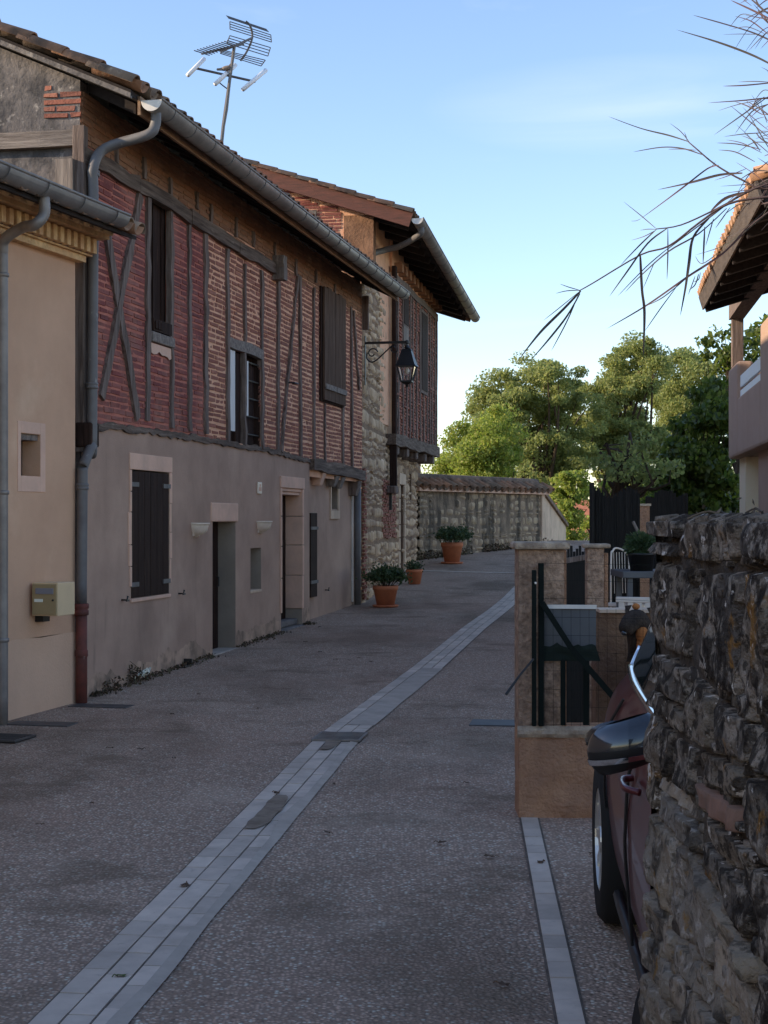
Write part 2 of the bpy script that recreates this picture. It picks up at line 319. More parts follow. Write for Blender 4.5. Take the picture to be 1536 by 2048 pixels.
M['leaf_a'] = mat('ash_leaves', None, rough=.5, tone=(1.75,1.65,1.75), icols=[(.09,.12,.04),(.14,.165,.055),(.185,.195,.065),(.10,.135,.045)], transl=.5)
M['leaf_b'] = mat('robinia_leaves', None, rough=.5, tone=(1.4,1.35,1.35), icols=[(.15,.20,.04),(.21,.235,.055),(.12,.18,.04),(.25,.24,.07)], transl=.5)
M['leaf_c'] = mat('broad_leaves', None, rough=.35, tone=(1.3,1.3,1.2), spec=.45, icols=[(.04,.065,.018),(.08,.105,.025),(.13,.15,.035),(.05,.08,.022)], transl=.5)
M['leaf_dry'] = mat('dry_leaf', None, rough=.8, icols=[(.10,.055,.035),(.06,.04,.03),(.13,.08,.05)])
M['leaf_green'] = mat('green_leaf', (.07,.10,.035), rough=.7)
M['bark'] = mat('bark', (.075,.058,.045), (.035,.028,.024), sc=4, rough=1, st=(4,4,.6), bump=.02, bsc=14)
M['reed'] = mat('reed_blades', None, rough=.6, icols=[(.06,.055,.06),(.075,.062,.07),(.09,.055,.062),(.06,.065,.06),(.07,.062,.065)], transl=.15)
M['weed'] = mat('weeds', None, rough=.8, icols=[(.05,.05,.03),(.08,.07,.045),(.04,.035,.03),(.11,.07,.05)])
M['drygrass'] = mat('dry_grass', None, rough=.9, icols=[(.07,.055,.045),(.045,.04,.035),(.11,.09,.07)])
M['mailbox'] = mat('cream_metal', (.50,.41,.28), (.46,.375,.26), sc=3, rough=.5, spec=.4)
M['mailbox_front'] = mat('shaded_cream_door', (.27,.22,.13), (.24,.20,.12), sc=3, rough=.5, spec=.4)  # darker copy of the box cream, the door's shade put into its colour
M['bluegrey'] = mat('blue_grey_flap', (.17,.18,.23), rough=.4)
M['paper'] = mat('white_label', (.7,.68,.66), rough=.8)
M['carpaint'] = mat('dark_red_car_paint', (.075,.012,.014), rough=.35, spec=.4, coat=.35, metal=.2)
M['carblack'] = mat('black_plastic', (.012,.012,.013), rough=.4, spec=.45)
M['cardark'] = mat('black_gloss_paint', (.014,.016,.022), rough=.22, spec=.5, coat=1)
M['rubber'] = mat('tyre_rubber', (.014,.014,.014), rough=.85)
M['alloy'] = mat('alloy_wheel', (.42,.43,.45), rough=.3, metal=.7)
M['chrome'] = mat('chrome', (.75,.77,.80), rough=.12, metal=1)
M['carglass'] = mat('dark_car_glass', (.010,.012,.014), rough=.04, spec=.6)
M['lampglass'] = mat('lantern_glass', (.55,.58,.60), rough=.1, spec=.5); 
_p = M['lampglass'].node_tree.nodes['Principled BSDF']; _p.inputs['Transmission Weight'].default_value = .97; _p.inputs['IOR'].default_value = 1.02; _p.inputs['Base Color'].default_value = (.95,.97,.98,1)
M['winglass'] = mat('old_window_glass', (.035,.045,.055), rough=.12, spec=.6)
M['curtain'] = mat('pale_curtain', (.55,.60,.66), (.46,.50,.56), sc=8, rough=.9, st=(12,1,.4))
M['ant'] = mat('aluminium', (.10,.105,.12), rough=.45, metal=.5)
M['antwhite'] = mat('white_dipole_cover', (.85,.85,.83), rough=.5)
M['dove'] = mat('dove_feathers', (.19,.17,.16), (.13,.115,.11), sc=18, rough=.9)
M['dogdark'] = mat('wiry_dark_fur', (.045,.035,.030), (.018,.014,.013), sc=16, rough=1, bump=.01, bsc=70)
M['dogtan'] = mat('tan_fur', (.36,.15,.055), (.24,.10,.04), sc=16, rough=1, bump=.01, bsc=70)
M['strap'] = mat('black_iron_strap', (.12,.125,.14), (.07,.07,.075), sc=9, rough=.6)
M['sign'] = mat('enamel_plate', (.55,.53,.50), rough=.4)
M['signink'] = mat('dark_sign_figure', (.03,.03,.04), rough=.5)
M['haybale'] = mat('brown_wall_render', (.17,.11,.075), (.10,.065,.05), sc=5, rough=1, bump=.02, bsc=30)
# ------------------------------------------------------------------ generators
def nz3(x, y, z=0.): return mnoise.noise(Vector((x, y, z)))
def holed(mb, s0, s1, z0, z1, holes, y=0., depth=.2, mb_rev=None, z0f=None):
    """front wall with rectangular openings, their reveals going in by depth"""
    xs = sorted({s0, s1, *[h[0] for h in holes], *[h[1] for h in holes]})
    zs = sorted({z0, z1, *[h[2] for h in holes], *[h[3] for h in holes]})
    for i in range(len(xs)-1):
        for j in range(len(zs)-1):
            cx, cz = (xs[i]+xs[i+1])/2, (zs[j]+zs[j+1])/2
            if any(h[0] < cx < h[1] and h[2] < cz < h[3] for h in holes): continue
            mb.add([(xs[i],y,zs[j]),(xs[i+1],y,zs[j]),(xs[i+1],y,zs[j+1]),(xs[i],y,zs[j+1])], [(0,1,2,3)])
    rv = mb_rev or mb
    for h in holes:
        a, b, c, d = h[:4]; dp = h[4] if len(h) > 4 else depth
        for q in ([(a,y,c),(a,y+dp,c),(a,y+dp,d),(a,y,d)], [(b,y,c),(b,y,d),(b,y+dp,d),(b,y+dp,c)],
                  [(a,y,d),(a,y+dp,d),(b,y+dp,d),(b,y,d)], [(a,y,c),(b,y,c),(b,y+dp,c),(a,y+dp,c)],
                  [(a,y+dp,c),(b,y+dp,c),(b,y+dp,d),(a,y+dp,d)]):
            rv.add(q, [(0,1,2,3)])
def bricks(mb, s0, s1, z0, z1, course=.055, bh=.037, lens=(.2,.3,.36), skip=(), y=0., prot=.008, seed=1, zmin=None, zmax=None, wave=.007, gap=.026):
    r = random.Random(seed); z = z0; row = 0
    while z < z1:
        s = s0-r.uniform(0, .3); row += 1
        while s < s1:
            ln = r.choice(lens)*r.uniform(.85, 1.15); a, b = max(s+gap/2, s0), min(s+ln-gap/2, s1); s += ln
            for k in skip:
                if k[2]-.03 < z < k[3]+.01:
                    if a < k[0] < b: b = k[0]-.004
                    elif a < k[1] < b: a = k[1]+.004
            if b-a < .04: continue
            cx = (a+b)/2; zz = z+wave*nz3(cx*1.3, row*.31+seed)*2; hh = bh*r.uniform(.82, 1.08)
            cz = zz+hh/2
            if zmin and cz < zmin(cx): continue
            if zmax and cz > zmax(cx): continue
            if any(k[0]-.02 < cx < k[1]+.02 and k[2]-.01 < cz < k[3]+.01 for k in skip): continue
            p = prot*r.uniform(.15, 1); j = lambda: r.uniform(-.0045, .0045)
            f = [(a+j(), zz+j()), (b+j(), zz+j()), (b+j(), zz+hh+j()), (a+j(), zz+hh+j())]
            vs = [(q[0], y-p+j(), q[1]) for q in f]+[(q[0]+(cx-q[0])*-.05, y+.015, q[1]+(cz-q[1])*-.12) for q in f]
            mb.add(vs, [(0,1,2,3),(4,5,1,0),(5,6,2,1),(6,7,3,2),(7,4,0,3)])
        z += course*r.uniform(.95, 1.05)
def stones(mb, pos, s0, s1, z0, z1, ch, lw, depth=.04, k=6, gap=.012, seed=1, skip=None, nf=9., na=.35, wave=.03, ep=5, rrr=(.1,.26), facet=0):
    r = random.Random(seed); z = z0; row = 0
    bands = [z0]
    while bands[-1] < z1: bands.append(bands[-1]+r.uniform(*ch))
    if bands[-1]-z1 > .6*(bands[-1]-bands[-2]): bands.pop()
    bands[-1] = z1
    wob = lambda i, s: bands[i]+(0 if i in (0, len(bands)-1) else wave*nz3(s*1.7, i*3.7+seed))
    for i in range(len(bands)-1):
        s = s0-r.uniform(0, lw[0])
        while s < s1:
            ln = r.uniform(*lw); a, b = max(s, s0), min(s+ln, s1); s += ln
            if b-a < .035: continue
            parts = [(0, 1)]
            if r.random() < .22: q = r.uniform(.35, .65); parts = [(0, q), (q, 1)]
            for (v0, v1) in parts:
                c = [[a+gap+r.uniform(0, gap), 0], [b-gap-r.uniform(0, gap), 0], [b-gap-r.uniform(0, gap), 1], [a+gap+r.uniform(0, gap), 1]]
                for q in c:
                    lo_, hi_ = wob(i, q[0]), wob(i+1, q[0]); t = v0 if q[1] == 0 else v1
                    q[1] = lo_+(hi_-lo_)*t+(gap if t == v0 else -gap)
                cx, cz = sum(q[0] for q in c)/4, sum(q[1] for q in c)/4
                if skip and skip(cx, cz): continue
                d = depth*r.uniform(.55, 1.25); rr = r.uniform(*rrr); o = r.uniform(0, 99); tx, tz = r.uniform(-.3, .3), r.uniform(-.3, .3)
                def f(u, v):
                    x, y = 2*u-1, 2*v-1
                    sh = 1-rr*x*x*y*y
                    xx, yy = (x*sh+1)/2, (y*sh+1)/2
                    p0 = [c[0][n]*(1-xx)*(1-yy)+c[1][n]*xx*(1-yy)+c[2][n]*xx*yy+c[3][n]*(1-xx)*yy for n in (0, 1)]
                    e = min(1, (abs(x)**7+abs(y)**7)**(1/7.))
                    n_ = nz3(p0[0]*nf+o, p0[1]*nf, o)+.5*nz3(p0[0]*nf*2.7, p0[1]*nf*2.7, o)
                    edge = 1 if e < .999 else 0
                    h = d*(1-e**ep)**.6*(1+tx*x+tz*y)+d*na*n_*edge-(1-edge)*.02
                    if facet and edge: h += facet*(mnoise.voronoi(Vector((p0[0]*nf*.9+o, p0[1]*nf*.9, o)))[0][0]-.35)
                    w_ = .25*gap*(1-edge*.3)
                    return pos(p0[0]+w_*nz3(p0[0]*25, p0[1]*25, o), p0[1]+w_*nz3(p0[1]*25, p0[0]*25, o+9), h)
                kx = max(3, min(k, int(k*(b-a)/.2)+2)); mb.grid(f, kx, k)
def wallpos(s, z, h): return (s, -h, z)
def timber(mb, p0, p1, w, y0, y1, seg=7, jit=.006, seed=None):
    """beam lying in a wall face from (s,z) to (s,z), hewn a little crooked"""
    r = random.Random(seed if seed is not None else hash((round(p0[0], 2), round(p1[1], 2))) & 9999)
    d = Vector((p1[0]-p0[0], p1[1]-p0[1])).normalized(); n = Vector((-d.y, d.x)); vs = []; fs = []
    for i in range(seg+1):
        t = i/seg; c = Vector(p0).lerp(Vector(p1), t)+n*r.uniform(-jit, jit)
        a, b = c-n*(w/2+r.uniform(-jit, jit)), c+n*(w/2+r.uniform(-jit, jit)); f = y0+r.uniform(-jit, jit)*.6
        vs += [(a.x, f, a.y), (b.x, f, b.y), (b.x, y1, b.y), (a.x, y1, a.y)]
    fs = [(0,1,2,3), tuple(seg*4+k for k in (3,2,1,0))]
    for i in range(seg):
        for k in range(4): fs.append((i*4+k, i*4+(k+1) % 4, i*4+4+(k+1) % 4, i*4+4+k))
    mb.add(vs, fs)
def canal_tiles(mb, fn, width, slope, col=.215, row=.33, seed=3, r0=.088, thick=.012):
    """fn(a, b, h): a along the eave, b up the slope, h off the roof"""
    r = random.Random(seed); nc = int(width/col); nr = int(slope/row)+1; seg = 7
    def tl(ac, b0, b1, ra, rb, ha, hb, sgn, da):
        vs = []; 
        for (b, rad, h) in ((b0, ra, ha), (b1, rb, hb)):
            for k in range(seg+1):
                q = math.pi*k/seg; vs.append(fn(ac+rad*math.cos(q)+(da if b == b1 else 0), b, h+sgn*rad*math.sin(q)*.95))
            for k in range(seg+1):
                q = math.pi*k/seg; rr = rad-thick; vs.append(fn(ac+rr*math.cos(q)+(da if b == b1 else 0), b, h+sgn*rr*math.sin(q)*.95))
        m = 2*(seg+1); fs = []
        for k in range(seg):
            fs += [(k, k+1, m+k+1, m+k), (seg+1+k, m+seg+1+k, m+seg+2+k, seg+2+k), (k, seg+1+k, seg+2+k, k+1)]
        mb.add(vs, fs)
    for i in range(nc+1):
        a = i*width/nc
        for j in range(nr):
            b0 = j*row-r.uniform(0, .03); b1 = min(b0+row+.09, slope)
            if b1-b0 < .1: continue
            ja = r.uniform(-.012, .012)
            tl(a+ja, b0, b1, r0*r.uniform(.95, 1.05), r0*.86, .035+r.uniform(-.004, .008), .02, 1, r.uniform(-.008, .008))
            if i < nc: tl(a+width/nc/2+ja, b0-.03, b1, r0*.95, r0*.85, .085, .065, -1, 0)
def leafmesh(name, C, size, m, parent, seed=0, asp=.55, up=.0, droop=None):
    g = np.random.default_rng(seed); n = len(C); C = np.asarray(C, float)
    t = g.normal(size=(n, 3)); t[:, 2] -= up; t /= np.linalg.norm(t, axis=1)[:, None]
    q = g.normal(size=(n, 3)); b = np.cross(t, q); b /= np.linalg.norm(b, axis=1)[:, None]
    nn = np.cross(t, b)
    s = (size*g.uniform(.65, 1.3, n))[:, None]
    V = np.stack([C-t*s, C+b*s*asp+nn*s*.12, C+t*s, C-b*s*asp+nn*s*.12], 1).reshape(-1, 3)
    me = bpy.data.meshes.new(name); me.vertices.add(4*n); me.vertices.foreach_set('co', V.ravel())
    me.loops.add(4*n); me.loops.foreach_set('vertex_index', np.arange(4*n, dtype=np.int32))
    me.polygons.add(n); me.polygons.foreach_set('loop_start', np.arange(0, 4*n, 4, dtype=np.int32)); me.polygons.foreach_set('loop_total', np.full(n, 4, dtype=np.int32))
    me.update(calc_edges=True); me.validate(); me.materials.append(m)
    o = bpy.data.objects.new(name, me); COL.objects.link(o)
    if parent: o.parent = parent
    return o
def tree(name, label, base, blobs, ncl, nl, cr, ls, lm, seed, group='trees beyond the end wall', trunk_r=.22, limbs=26, th=None, asp=.55, up=.3, inner=.45):
    """blobs: (centre, radii) of the crown in world space"""
    g = np.random.default_rng(seed); base = Vector(base)
    t = thing(name, label, 'tree', base, 0, group)
    wts = np.array([b[1][0]*b[1][1]*b[1][2] for b in blobs]); wts = wts/wts.sum()
    cl = []
    for i in range(ncl):
        c, rr = blobs[g.choice(len(blobs), p=wts)]
        d = g.normal(size=3); d /= np.linalg.norm(d); rad = g.uniform(inner**3, 1)**(1/3.)
        cl.append(np.array(c)+d*rad*np.array(rr)*g.uniform(.85, 1.1))
    P = []
    for c in cl:
        k = int(nl*g.uniform(.5, 1.5)); d = g.normal(size=(k, 3)); d /= np.linalg.norm(d, axis=1)[:, None]
        rad = cr*g.uniform(.6, 1.35); p = c+d*(g.uniform(0, 1, k)**.45)[:, None]*rad*np.array([1.1, 1.1, .7])
        P.append(p)
    P = np.concatenate(P)-np.array(base)
    leafmesh('crown', P, ls, lm, t, seed, asp, up)
    top = sum((Vector(b[0])*w for b, w in zip(blobs, wts)), Vector())
    mb = MB(); th = th or max(.8, (top.z-base.z)*.5); fork = Vector((0, 0, th))
    bend = Vector((g.uniform(-.15, .15), g.uniform(-.15, .15), 0))
    mb.tube([(0,0,-.3), bend*.5+Vector((0,0,th*.3)), bend+Vector((0,0,th*.65)), fork], [trunk_r*1.35, trunk_r, trunk_r*.9, trunk_r*.8], 9)
    for i in range(limbs):
        c = Vector(cl[g.integers(len(cl))])-base; s0 = fork*g.uniform(.7, 1.); mid = s0.lerp(c, .5)+Vector(g.normal(size=3)*.25)+Vector((0,0,.3))
        r0 = trunk_r*g.uniform(.22, .5); q1 = s0.lerp(mid, .5)+Vector(g.normal(size=3)*.1)
        mb.tube([s0, q1, mid, mid.lerp(c, .5)+Vector(g.normal(size=3)*.12), c], [r0, r0*.8, r0*.55, r0*.35, r0*.12], 5, False)
    mb.build('trunk', M['bark'], t, True, fix=False)
    return t
def smooth_path(pts, n=6):
    pts = [Vector(p) for p in pts]; out = []
    for i in range(len(pts)-1):
        p0, p1, p2, p3 = pts[max(i-1, 0)], pts[i], pts[i+1], pts[min(i+2, len(pts)-1)]
        for k in range(n):
            t = k/n; out.append(.5*((2*p1)+(p2-p0)*t+(2*p0-5*p1+4*p2-p3)*t*t+(3*p1-p0-3*p2+p3)*t**3))
    out.append(pts[-1]); return out
def gutter(parent, x0, x1, y, z, r=.085, m='zinc', caps=True, step=.52, endcap='zinc_pale', arc0=math.pi*.97, arc1=2.03*math.pi):
    mb = MB(); n = 12; rings = []
    for x in (x0, x1):
        for rad in (r, r-.006):
            for k in range(n+1):
                q = arc0+(arc1-arc0)*k/n; rings.append((x, y+rad*math.cos(q), z+rad*math.sin(q)))
    k = n+1; fs = []
    for i in range(n): fs += [(i, i+1, 2*k+i+1, 2*k+i), (k+i, 3*k+i, 3*k+i+1, k+i+1), (i, k+i, k+i+1, i+1), (2*k+i, 2*k+i+1, 3*k+i+1, 3*k+i)]
    fs += [(0, 2*k, 3*k, k), (n, k+n, 3*k+n, 2*k+n)]
    mb.add(rings, fs)
    mb.tube([(x0, y-r, z+.006), (x1, y-r, z+.006)], .011, 8)
    g = mb.build('gutter', M[m], parent, True)
    if endcap:
        for x, e in ((x0, -.003), (x1, .003)):
            mb = MB(); p = [(x+e, y+r*math.cos(math.pi+math.pi*i/14), z+r*math.sin(math.pi+math.pi*i/14)) for i in range(15)]
            mb.poly_prism(p, (e, 0, 0)).build('end_cap', M[endcap], g)
    first = None; q = int((x1-x0)/step)
    for i in range(q):
        if first is None:
            mb = MB(); pr = []
            for j in range(n+1):
                a = math.pi+math.pi*j/n; pr.append((0, (r+.004)*math.cos(a), (r+.004)*math.sin(a)))
            mb.tube(pr, .005, 4); first = mb.build('gutter_bracket', M['strap'], g); o = first
        else:
            o = first.copy(); COL.objects.link(o); o.parent = g
        o.location = (x0+(i+.6)*(x1-x0)/q, y, z)
    return g
def strap(parent, s0, s1, z, y):
    MB().box(min(s0, s1), max(s0, s1), y-.008, y+.004, z-.02, z+.02).build('strap_hinge', M['strap'], parent)
def leafpts(n, c, rad, seed):
    g = np.random.default_rng(seed); d = g.normal(size=(n, 3)); d /= np.linalg.norm(d, axis=1)[:, None]
    return np.array(c)+d*(g.uniform(0, 1, n)**.4)[:, None]*np.array(rad)

# ================================================================== GROUND
def sheet(mb, x0, x1, y0, y1, nx, ny, dz=0.):
    mb.grid(lambda u, v: (x0+(x1-x0)*u, y0+(y1-y0)*v, gz(y0+(y1-y0)*v)+dz), nx, ny)
mb = MB(); ys = [-6+i*.5 for i in range(92)]
vs = []; fs = []
for y in ys: vs += [(-9, y, gz(y)), (11, y, gz(y))]
for i in range(len(ys)-1): fs.append((2*i, 2*i+1, 2*i+3, 2*i+2))
mb.add(vs, fs); tag(mb.build('road', M['road'], fix=False), kind='structure')
mb = MB(); sheet(mb, -900, 900, -60, 1500, 8, 600, -.03); tag(mb.build('terrain', M['grassland'], fix=False), kind='structure')

def strip(name, pts, rows, w, ln, m='paver', gapm='joint', seed=5, base=True, jl=.006):
    """rows of pavers following a line of ground points (left edge)"""
    r = random.Random(seed); P = [Vector((p[0], p[1])) for p in pts]; seg = [(P[i+1]-P[i]).length for i in range(len(P)-1)]; tot = sum(seg)
    def pt(d):
        for i, l in enumerate(seg):
            if d <= l or i == len(seg)-1: return P[i].lerp(P[i+1], d/l), (P[i+1]-P[i]).normalized()
            d -= l
    N = int(tot/.25)+1; tan = [pt(tot*i/N) for i in range(N+1)]
    rd = lambda d: (pt(d)[0], (pt(min(tot, d+.4))[0]-pt(max(0, d-.4))[0]).normalized())
    def q(d, o, dz): p, t = rd(d); nx, ny = t.y, -t.x; x, y = p.x+nx*o, p.y+ny*o; return (x, y, gz(y)+dz)
    out = MB()
    for k in range(rows):
        o0, o1 = k*w+.004, (k+1)*w-.004; d = 0
        while d < tot:
            l = ln*r.uniform(.8, 1.25); e = min(d+l, tot); z = (.009 if k < 2 or rows == 1 or d > tot*.62 else .0075)+r.uniform(-.0015, .0015); e2 = e-jl
            if e2-d > .02:
                t = [q(d, o0, z), q(d, o1, z), q(e2, o1, z), q(e2, o0, z)]; bt = [(p[0], p[1], p[2]-.02) for p in t]; out.hexa(bt+t)
            d = e
    o = tag(out.build(name, M[m]), kind='structure')
    if base:
        b = MB(); n = N
        b.grid(lambda u, v: q(tot*u, -.006+v*(rows*w+.012), .0045), n, 1); tag(b.build(name+'_bedding', M[gapm], fix=False), kind='structure')
    return q, tot
CH = [(-1.42,1.9), (-1.118,4.85), (-.448,10.6), (.26,14.6), (.977,19.0), (1.62,22.6), (2.31,26.5), (3.3,32)]
q, tot = strip('drain_channel', CH, 3, .098, .21)
# cement smeared over the third row, as one low sheet beside and over it
mb = MB(); mb.grid(lambda u, v: (lambda d: q(d, .268+v*(.045+.012*nz3(d*1.3, 3))-(1-v)*.06*max(0, nz3(d*.9, 9)), .0135-v*.006))(1.5+u*7.0), 90, 2); tag(mb.build('cement_smear', M['cement'], fix=False), kind='structure')
mb = MB(); mb.grid(lambda u, v: (lambda d: q(d, .105+v*(.20+.006*nz3(d*1.3, 8)), .0125-v*.003))(9.2+u*3.6), 50, 2); tag(mb.build('cement_smear', M['cement'], fix=False), kind='structure')
for (d0, d1, a, b, s) in ((5.75, 6.6, .10, .205, 1), (8.1, 8.62, .105, .195, 2)):
    mb = MB(); mb.grid(lambda u, v: (lambda d: q(d, a+(b-a)*v*(.6+.4*math.sin(math.pi*u)**.5)+.016*nz3(d*6, v*2, s), .0155))(d0+(d1-d0)*u), 16, 3)
    tag(mb.build('mud_puddle', M['puddle'], fix=False), kind='structure')
strip('edge_paver_row', [(.36,1.2), (.545,4.85), (.70,7.9)], 1, .092, .19, seed=8)
strip('cross_paver_row', [(.55,29.0), (2.6,28.4)], 1, .14, .4, seed=9)

def drain(label, c, lx, ly, rz, name='drain_grate', bars=9, wavy=True):
    t = thing(name, label, 'drain', c, rz)
    MB().box(-lx/2, lx/2, -ly/2, ly/2, .003, .008).build('frame', M['blackmetal'], t)
    mb = MB()
    for i in range(bars):
        y = -ly/2+.02+(ly-.04)*i/(bars-1)
        pts = [(-lx/2+.015+(lx-.03)*k/10, y+(.012*math.sin(k*.9+i*.2) if wavy else 0), .016) for k in range(11)]
        for k in range(10): mb.bar(pts[k], pts[k+1], ly/bars*.24, .012)
    mb.box(-lx/2, lx/2, -ly/2, -ly/2+.015, .009, .02); mb.box(-lx/2, lx/2, ly/2-.015, ly/2, .009, .02)
    mb.box(-lx/2, -lx/2+.015, -ly/2+.016, ly/2-.016, .009, .02); mb.box(lx/2-.015, lx/2, -ly/2+.016, ly/2-.016, .009, .02)
    mb.build('grating', M['zinc'] if wavy else M['iron'], t)
    return t
p = ground(680, 1477); drain('square iron drain grate with wavy bars set across the paved channel', p, .33, .38, R(-8))
p = ground(84, 1448); t = tag(MB().box(-.24,.24,-.1,.1,-.02,.006).build('access_cover', M['iron'], None, bevel=.004), 'flat dark square access cover in the road below the cream mailbox', 'cover'); t.location = p; t.rotation_euler = (0,0,R(-12))
p = ground(6, 1479); drain('black slotted drain grate by the left edge of the photo', p, .34, .3, R(-15), wavy=False, bars=7)
p = ground(203, 1412); t = tag(MB().box(-.24,.24,-.1,.1,-.02,.005).build('access_cover', M['iron'], None, bevel=.004), 'dark grimy access cover at the foot of the red lower downpipe', 'cover'); t.location = p; t.rotation_euler = (0,0,R(-12))
p = ground(988, 1446); t = tag(MB().box(-.17,.17,-.16,.16,-.02,.006).build('access_cover', M['iron'], None, bevel=.004), 'small grey water cover in the road left of the stucco gate pillar', 'cover'); t.location = p; t.rotation_euler = (0,0,R(-8))

# fallen leaves
def leaf(u, v, s, m, label, seed, group=None):
    r = random.Random(seed); p = ground(u, v); mb = MB()
    k = 9; pts = [(s*math.cos(2*math.pi*i/k)*r.uniform(.5, 1.15), s*.75*math.sin(2*math.pi*i/k)*r.uniform(.5, 1.15), .010+r.uniform(0, s*.45)) for i in range(k)]
    mb.add([(0,0,.016)]+pts, [(0, i+1, (i+1) % k+1) for i in range(k)])
    mb.tube([(s*.6, 0, .012), (s*1.1, s*.3, .02), (s*1.5, s*.35, .012)], .0022, 4)
    o = tag(mb.build('fallen_leaf', m, None, True, fix=False), label, 'leaf', group); o.location = p; o.rotation_euler = (0,0,r.uniform(0,6)); return o
leaf(371, 1776, .032, M['leaf_dry'], 'curled brown dead leaf lying on the paved channel nearest the camera', 1)
leaf(243, 1958, .022, M['leaf_green'], 'small green leaf lying on the paved channel', 2)
leaf(884, 1690, .026, M['leaf_dry'], 'curled dry brown leaf lying alone on the open gravel road', 3)
leaf(1184, 1712, .022, M['leaf_dry'], 'dark dead leaf on the ground between the paver row and the car', 4)
for i, (u, v) in enumerate(((78,1654),(222,1500),(281,1502),(183,1610),(348,1520),(555,1590),(668,1572),(655,1670),(980,1718),(935,1570),(1080,1730),(1007,1977),(520,1420),(400,1392),(345,1432),(700,1323),(610,1286),(640,1256),(880,1240),(800,1215),(640,1306),(720,1318),(740,1326),(670,1322))):
    leaf(u, v, .018+.008*(i % 3)*.6, M['leaf_dry'], 'small dark dead leaf scattered on the gravel road', 10+i, 'small dead leaves scattered on the road')
# ================================================================== BRICK HOUSE (half-timbered, left)
F1 = Fr(-5+.2055*12.45, 12.45, .2055); OZ1 = F1.O.z
LB = F1.loc(722, 1000)[0]
bh = frthing(F1, 'timber_framed_house', 'long half timbered house with red brick panels over grey rendered ground floor', 'house')
px = lambda u, v, off=0: F1.loc(u, v, off)
def rect(u0, u1, v0, v1, f=px):
    a, b = f(u0, (v0+v1)/2)[0], f(u1, (v0+v1)/2)[0]; um = (u0+u1)/2
    return [a, b, f(um, v1)[1], f(um, v0)[1]]
def beamz(s): 
    pts = [px(160, 848), px(200, 850), px(380, 874), px(555, 905), px(620, 924), px(720, 949)]
    for (a, za), (b, zb) in zip(pts, pts[1:]):
        if s <= b: return za+(zb-za)*(s-a)/(b-a)
    return pts[-1][1]
ZB = beamz(2.0)
S_REC = px(619, 1000)[0]
# openings of the ground floor (s0,s1,z0,z1,depth)
sh1 = rect(262, 338, 942, 1192); door1 = rect(425, 471, 1043, 1332); nic = rect(501, 522, 1096, 1180); door2 = rect(562, 604, 976, 1272)
door1[2] = F1.g(door1[0])-.02; door2[2] = F1.g(door2[0])-.02
zlow = F1.g(0)-.3
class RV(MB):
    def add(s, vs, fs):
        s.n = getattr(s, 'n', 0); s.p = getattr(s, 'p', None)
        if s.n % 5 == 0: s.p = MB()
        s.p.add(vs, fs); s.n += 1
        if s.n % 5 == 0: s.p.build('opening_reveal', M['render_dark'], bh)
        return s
mb = MB(); rv = RV()
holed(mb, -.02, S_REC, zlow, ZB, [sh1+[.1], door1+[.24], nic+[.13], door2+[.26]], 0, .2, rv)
mb.add([(S_REC,0,zlow),(S_REC,.12,zlow),(S_REC,.12,ZB),(S_REC,0,ZB)], [(0,1,2,3)])
win2 = rect(678, 691, 966, 1018); S_END = px(724, 1000)[0]
W2 = [win2[0], win2[1], win2[2], win2[3]]
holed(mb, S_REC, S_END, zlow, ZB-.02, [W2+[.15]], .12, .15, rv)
mb.add([(S_END,.12,zlow),(S_END,7,zlow),(S_END,7,4.6),(S_END,.12,4.6)], [(0,1,2,3)])
mb.build('ground_floor_wall', M['render'], bh)
for (sa_, sb_) in ((.02, door1[0]-.02), (door1[1]+.02, door2[0]-.07), (door2[1]+.07, S_REC)):
    mb = MB(); mb.grid(lambda u, v: (sa_+(sb_-sa_)*u, -.0025, F1.g(sa_+(sb_-sa_)*u)-.05+v*(.20+.16*nz3((sa_+(sb_-sa_)*u)*1.7, 3)+.06*nz3((sa_+(sb_-sa_)*u)*9, 4))), int((sb_-sa_)*22)+2, 1); mb.build('damp_plinth', M['plinth'], bh, fix=False); 
# backing wall behind the bricks
ZS = px(198, 335)[1]; ZTOP = 5.03-OZ1+.12
mb = MB(); S_RED = px(411, 650)[0]
def backing(a, b, z0, z1, m, name):
    mb = MB(); mb.grid(lambda u, v: (a+(b-a)*u, .012+.006*nz3((a+(b-a)*u)*7, (z0+(z1-z0)*v)*7), z0+(z1-z0)*v), max(6, int((b-a)*8)), 16)
    return mb.build(name, M[m], bh, True, fix=False)
mbk = MB()
wtop = rect(299, 341, 398, 668); wmid = rect(454, 520, 705, 888); wsh = rect(640, 683, 586, 806)
for w_ in (wtop, wmid): w_.append(.16)
mb1 = MB(); holed(mb1, -.02, S_RED, ZB-.12, ZS+.12, [wtop], .001, .16); mb1.build('mortar_bed', M['mortar_red'], bh)
rvw = MB(); mb1 = MB(); holed(mb1, S_RED, S_END, ZB-.25, ZS+.12, [wmid], .001, .16, rvw); rvw.build('window_lining', M['darkwood'], bh); mb1.build('mortar_bed', M['mortar'], bh)
mb1 = MB(); holed(mb1, -.02, S_END, ZS+.12, ZTOP, [], .003, .1); mb1.build('mortar_bed', M['mortar_or'], bh)
zbm = lambda s: beamz(s)-.02
mb = MB(); bricks(mb, 0, S_RED, ZB-.12, ZS+.05, skip=[wtop], seed=1, zmin=zbm, lens=(.22,.3,.36), bh=.038, gap=.02); mb.build('brick_infill', M['brick_red'], bh)
mb = MB(); bricks(mb, S_RED, S_END, ZB-.25, ZS+.08, skip=[wmid], seed=2, zmin=zbm, lens=(.13,.24,.27,.30), bh=.035, gap=.034); mb.build('brick_infill', M['brick'], bh)
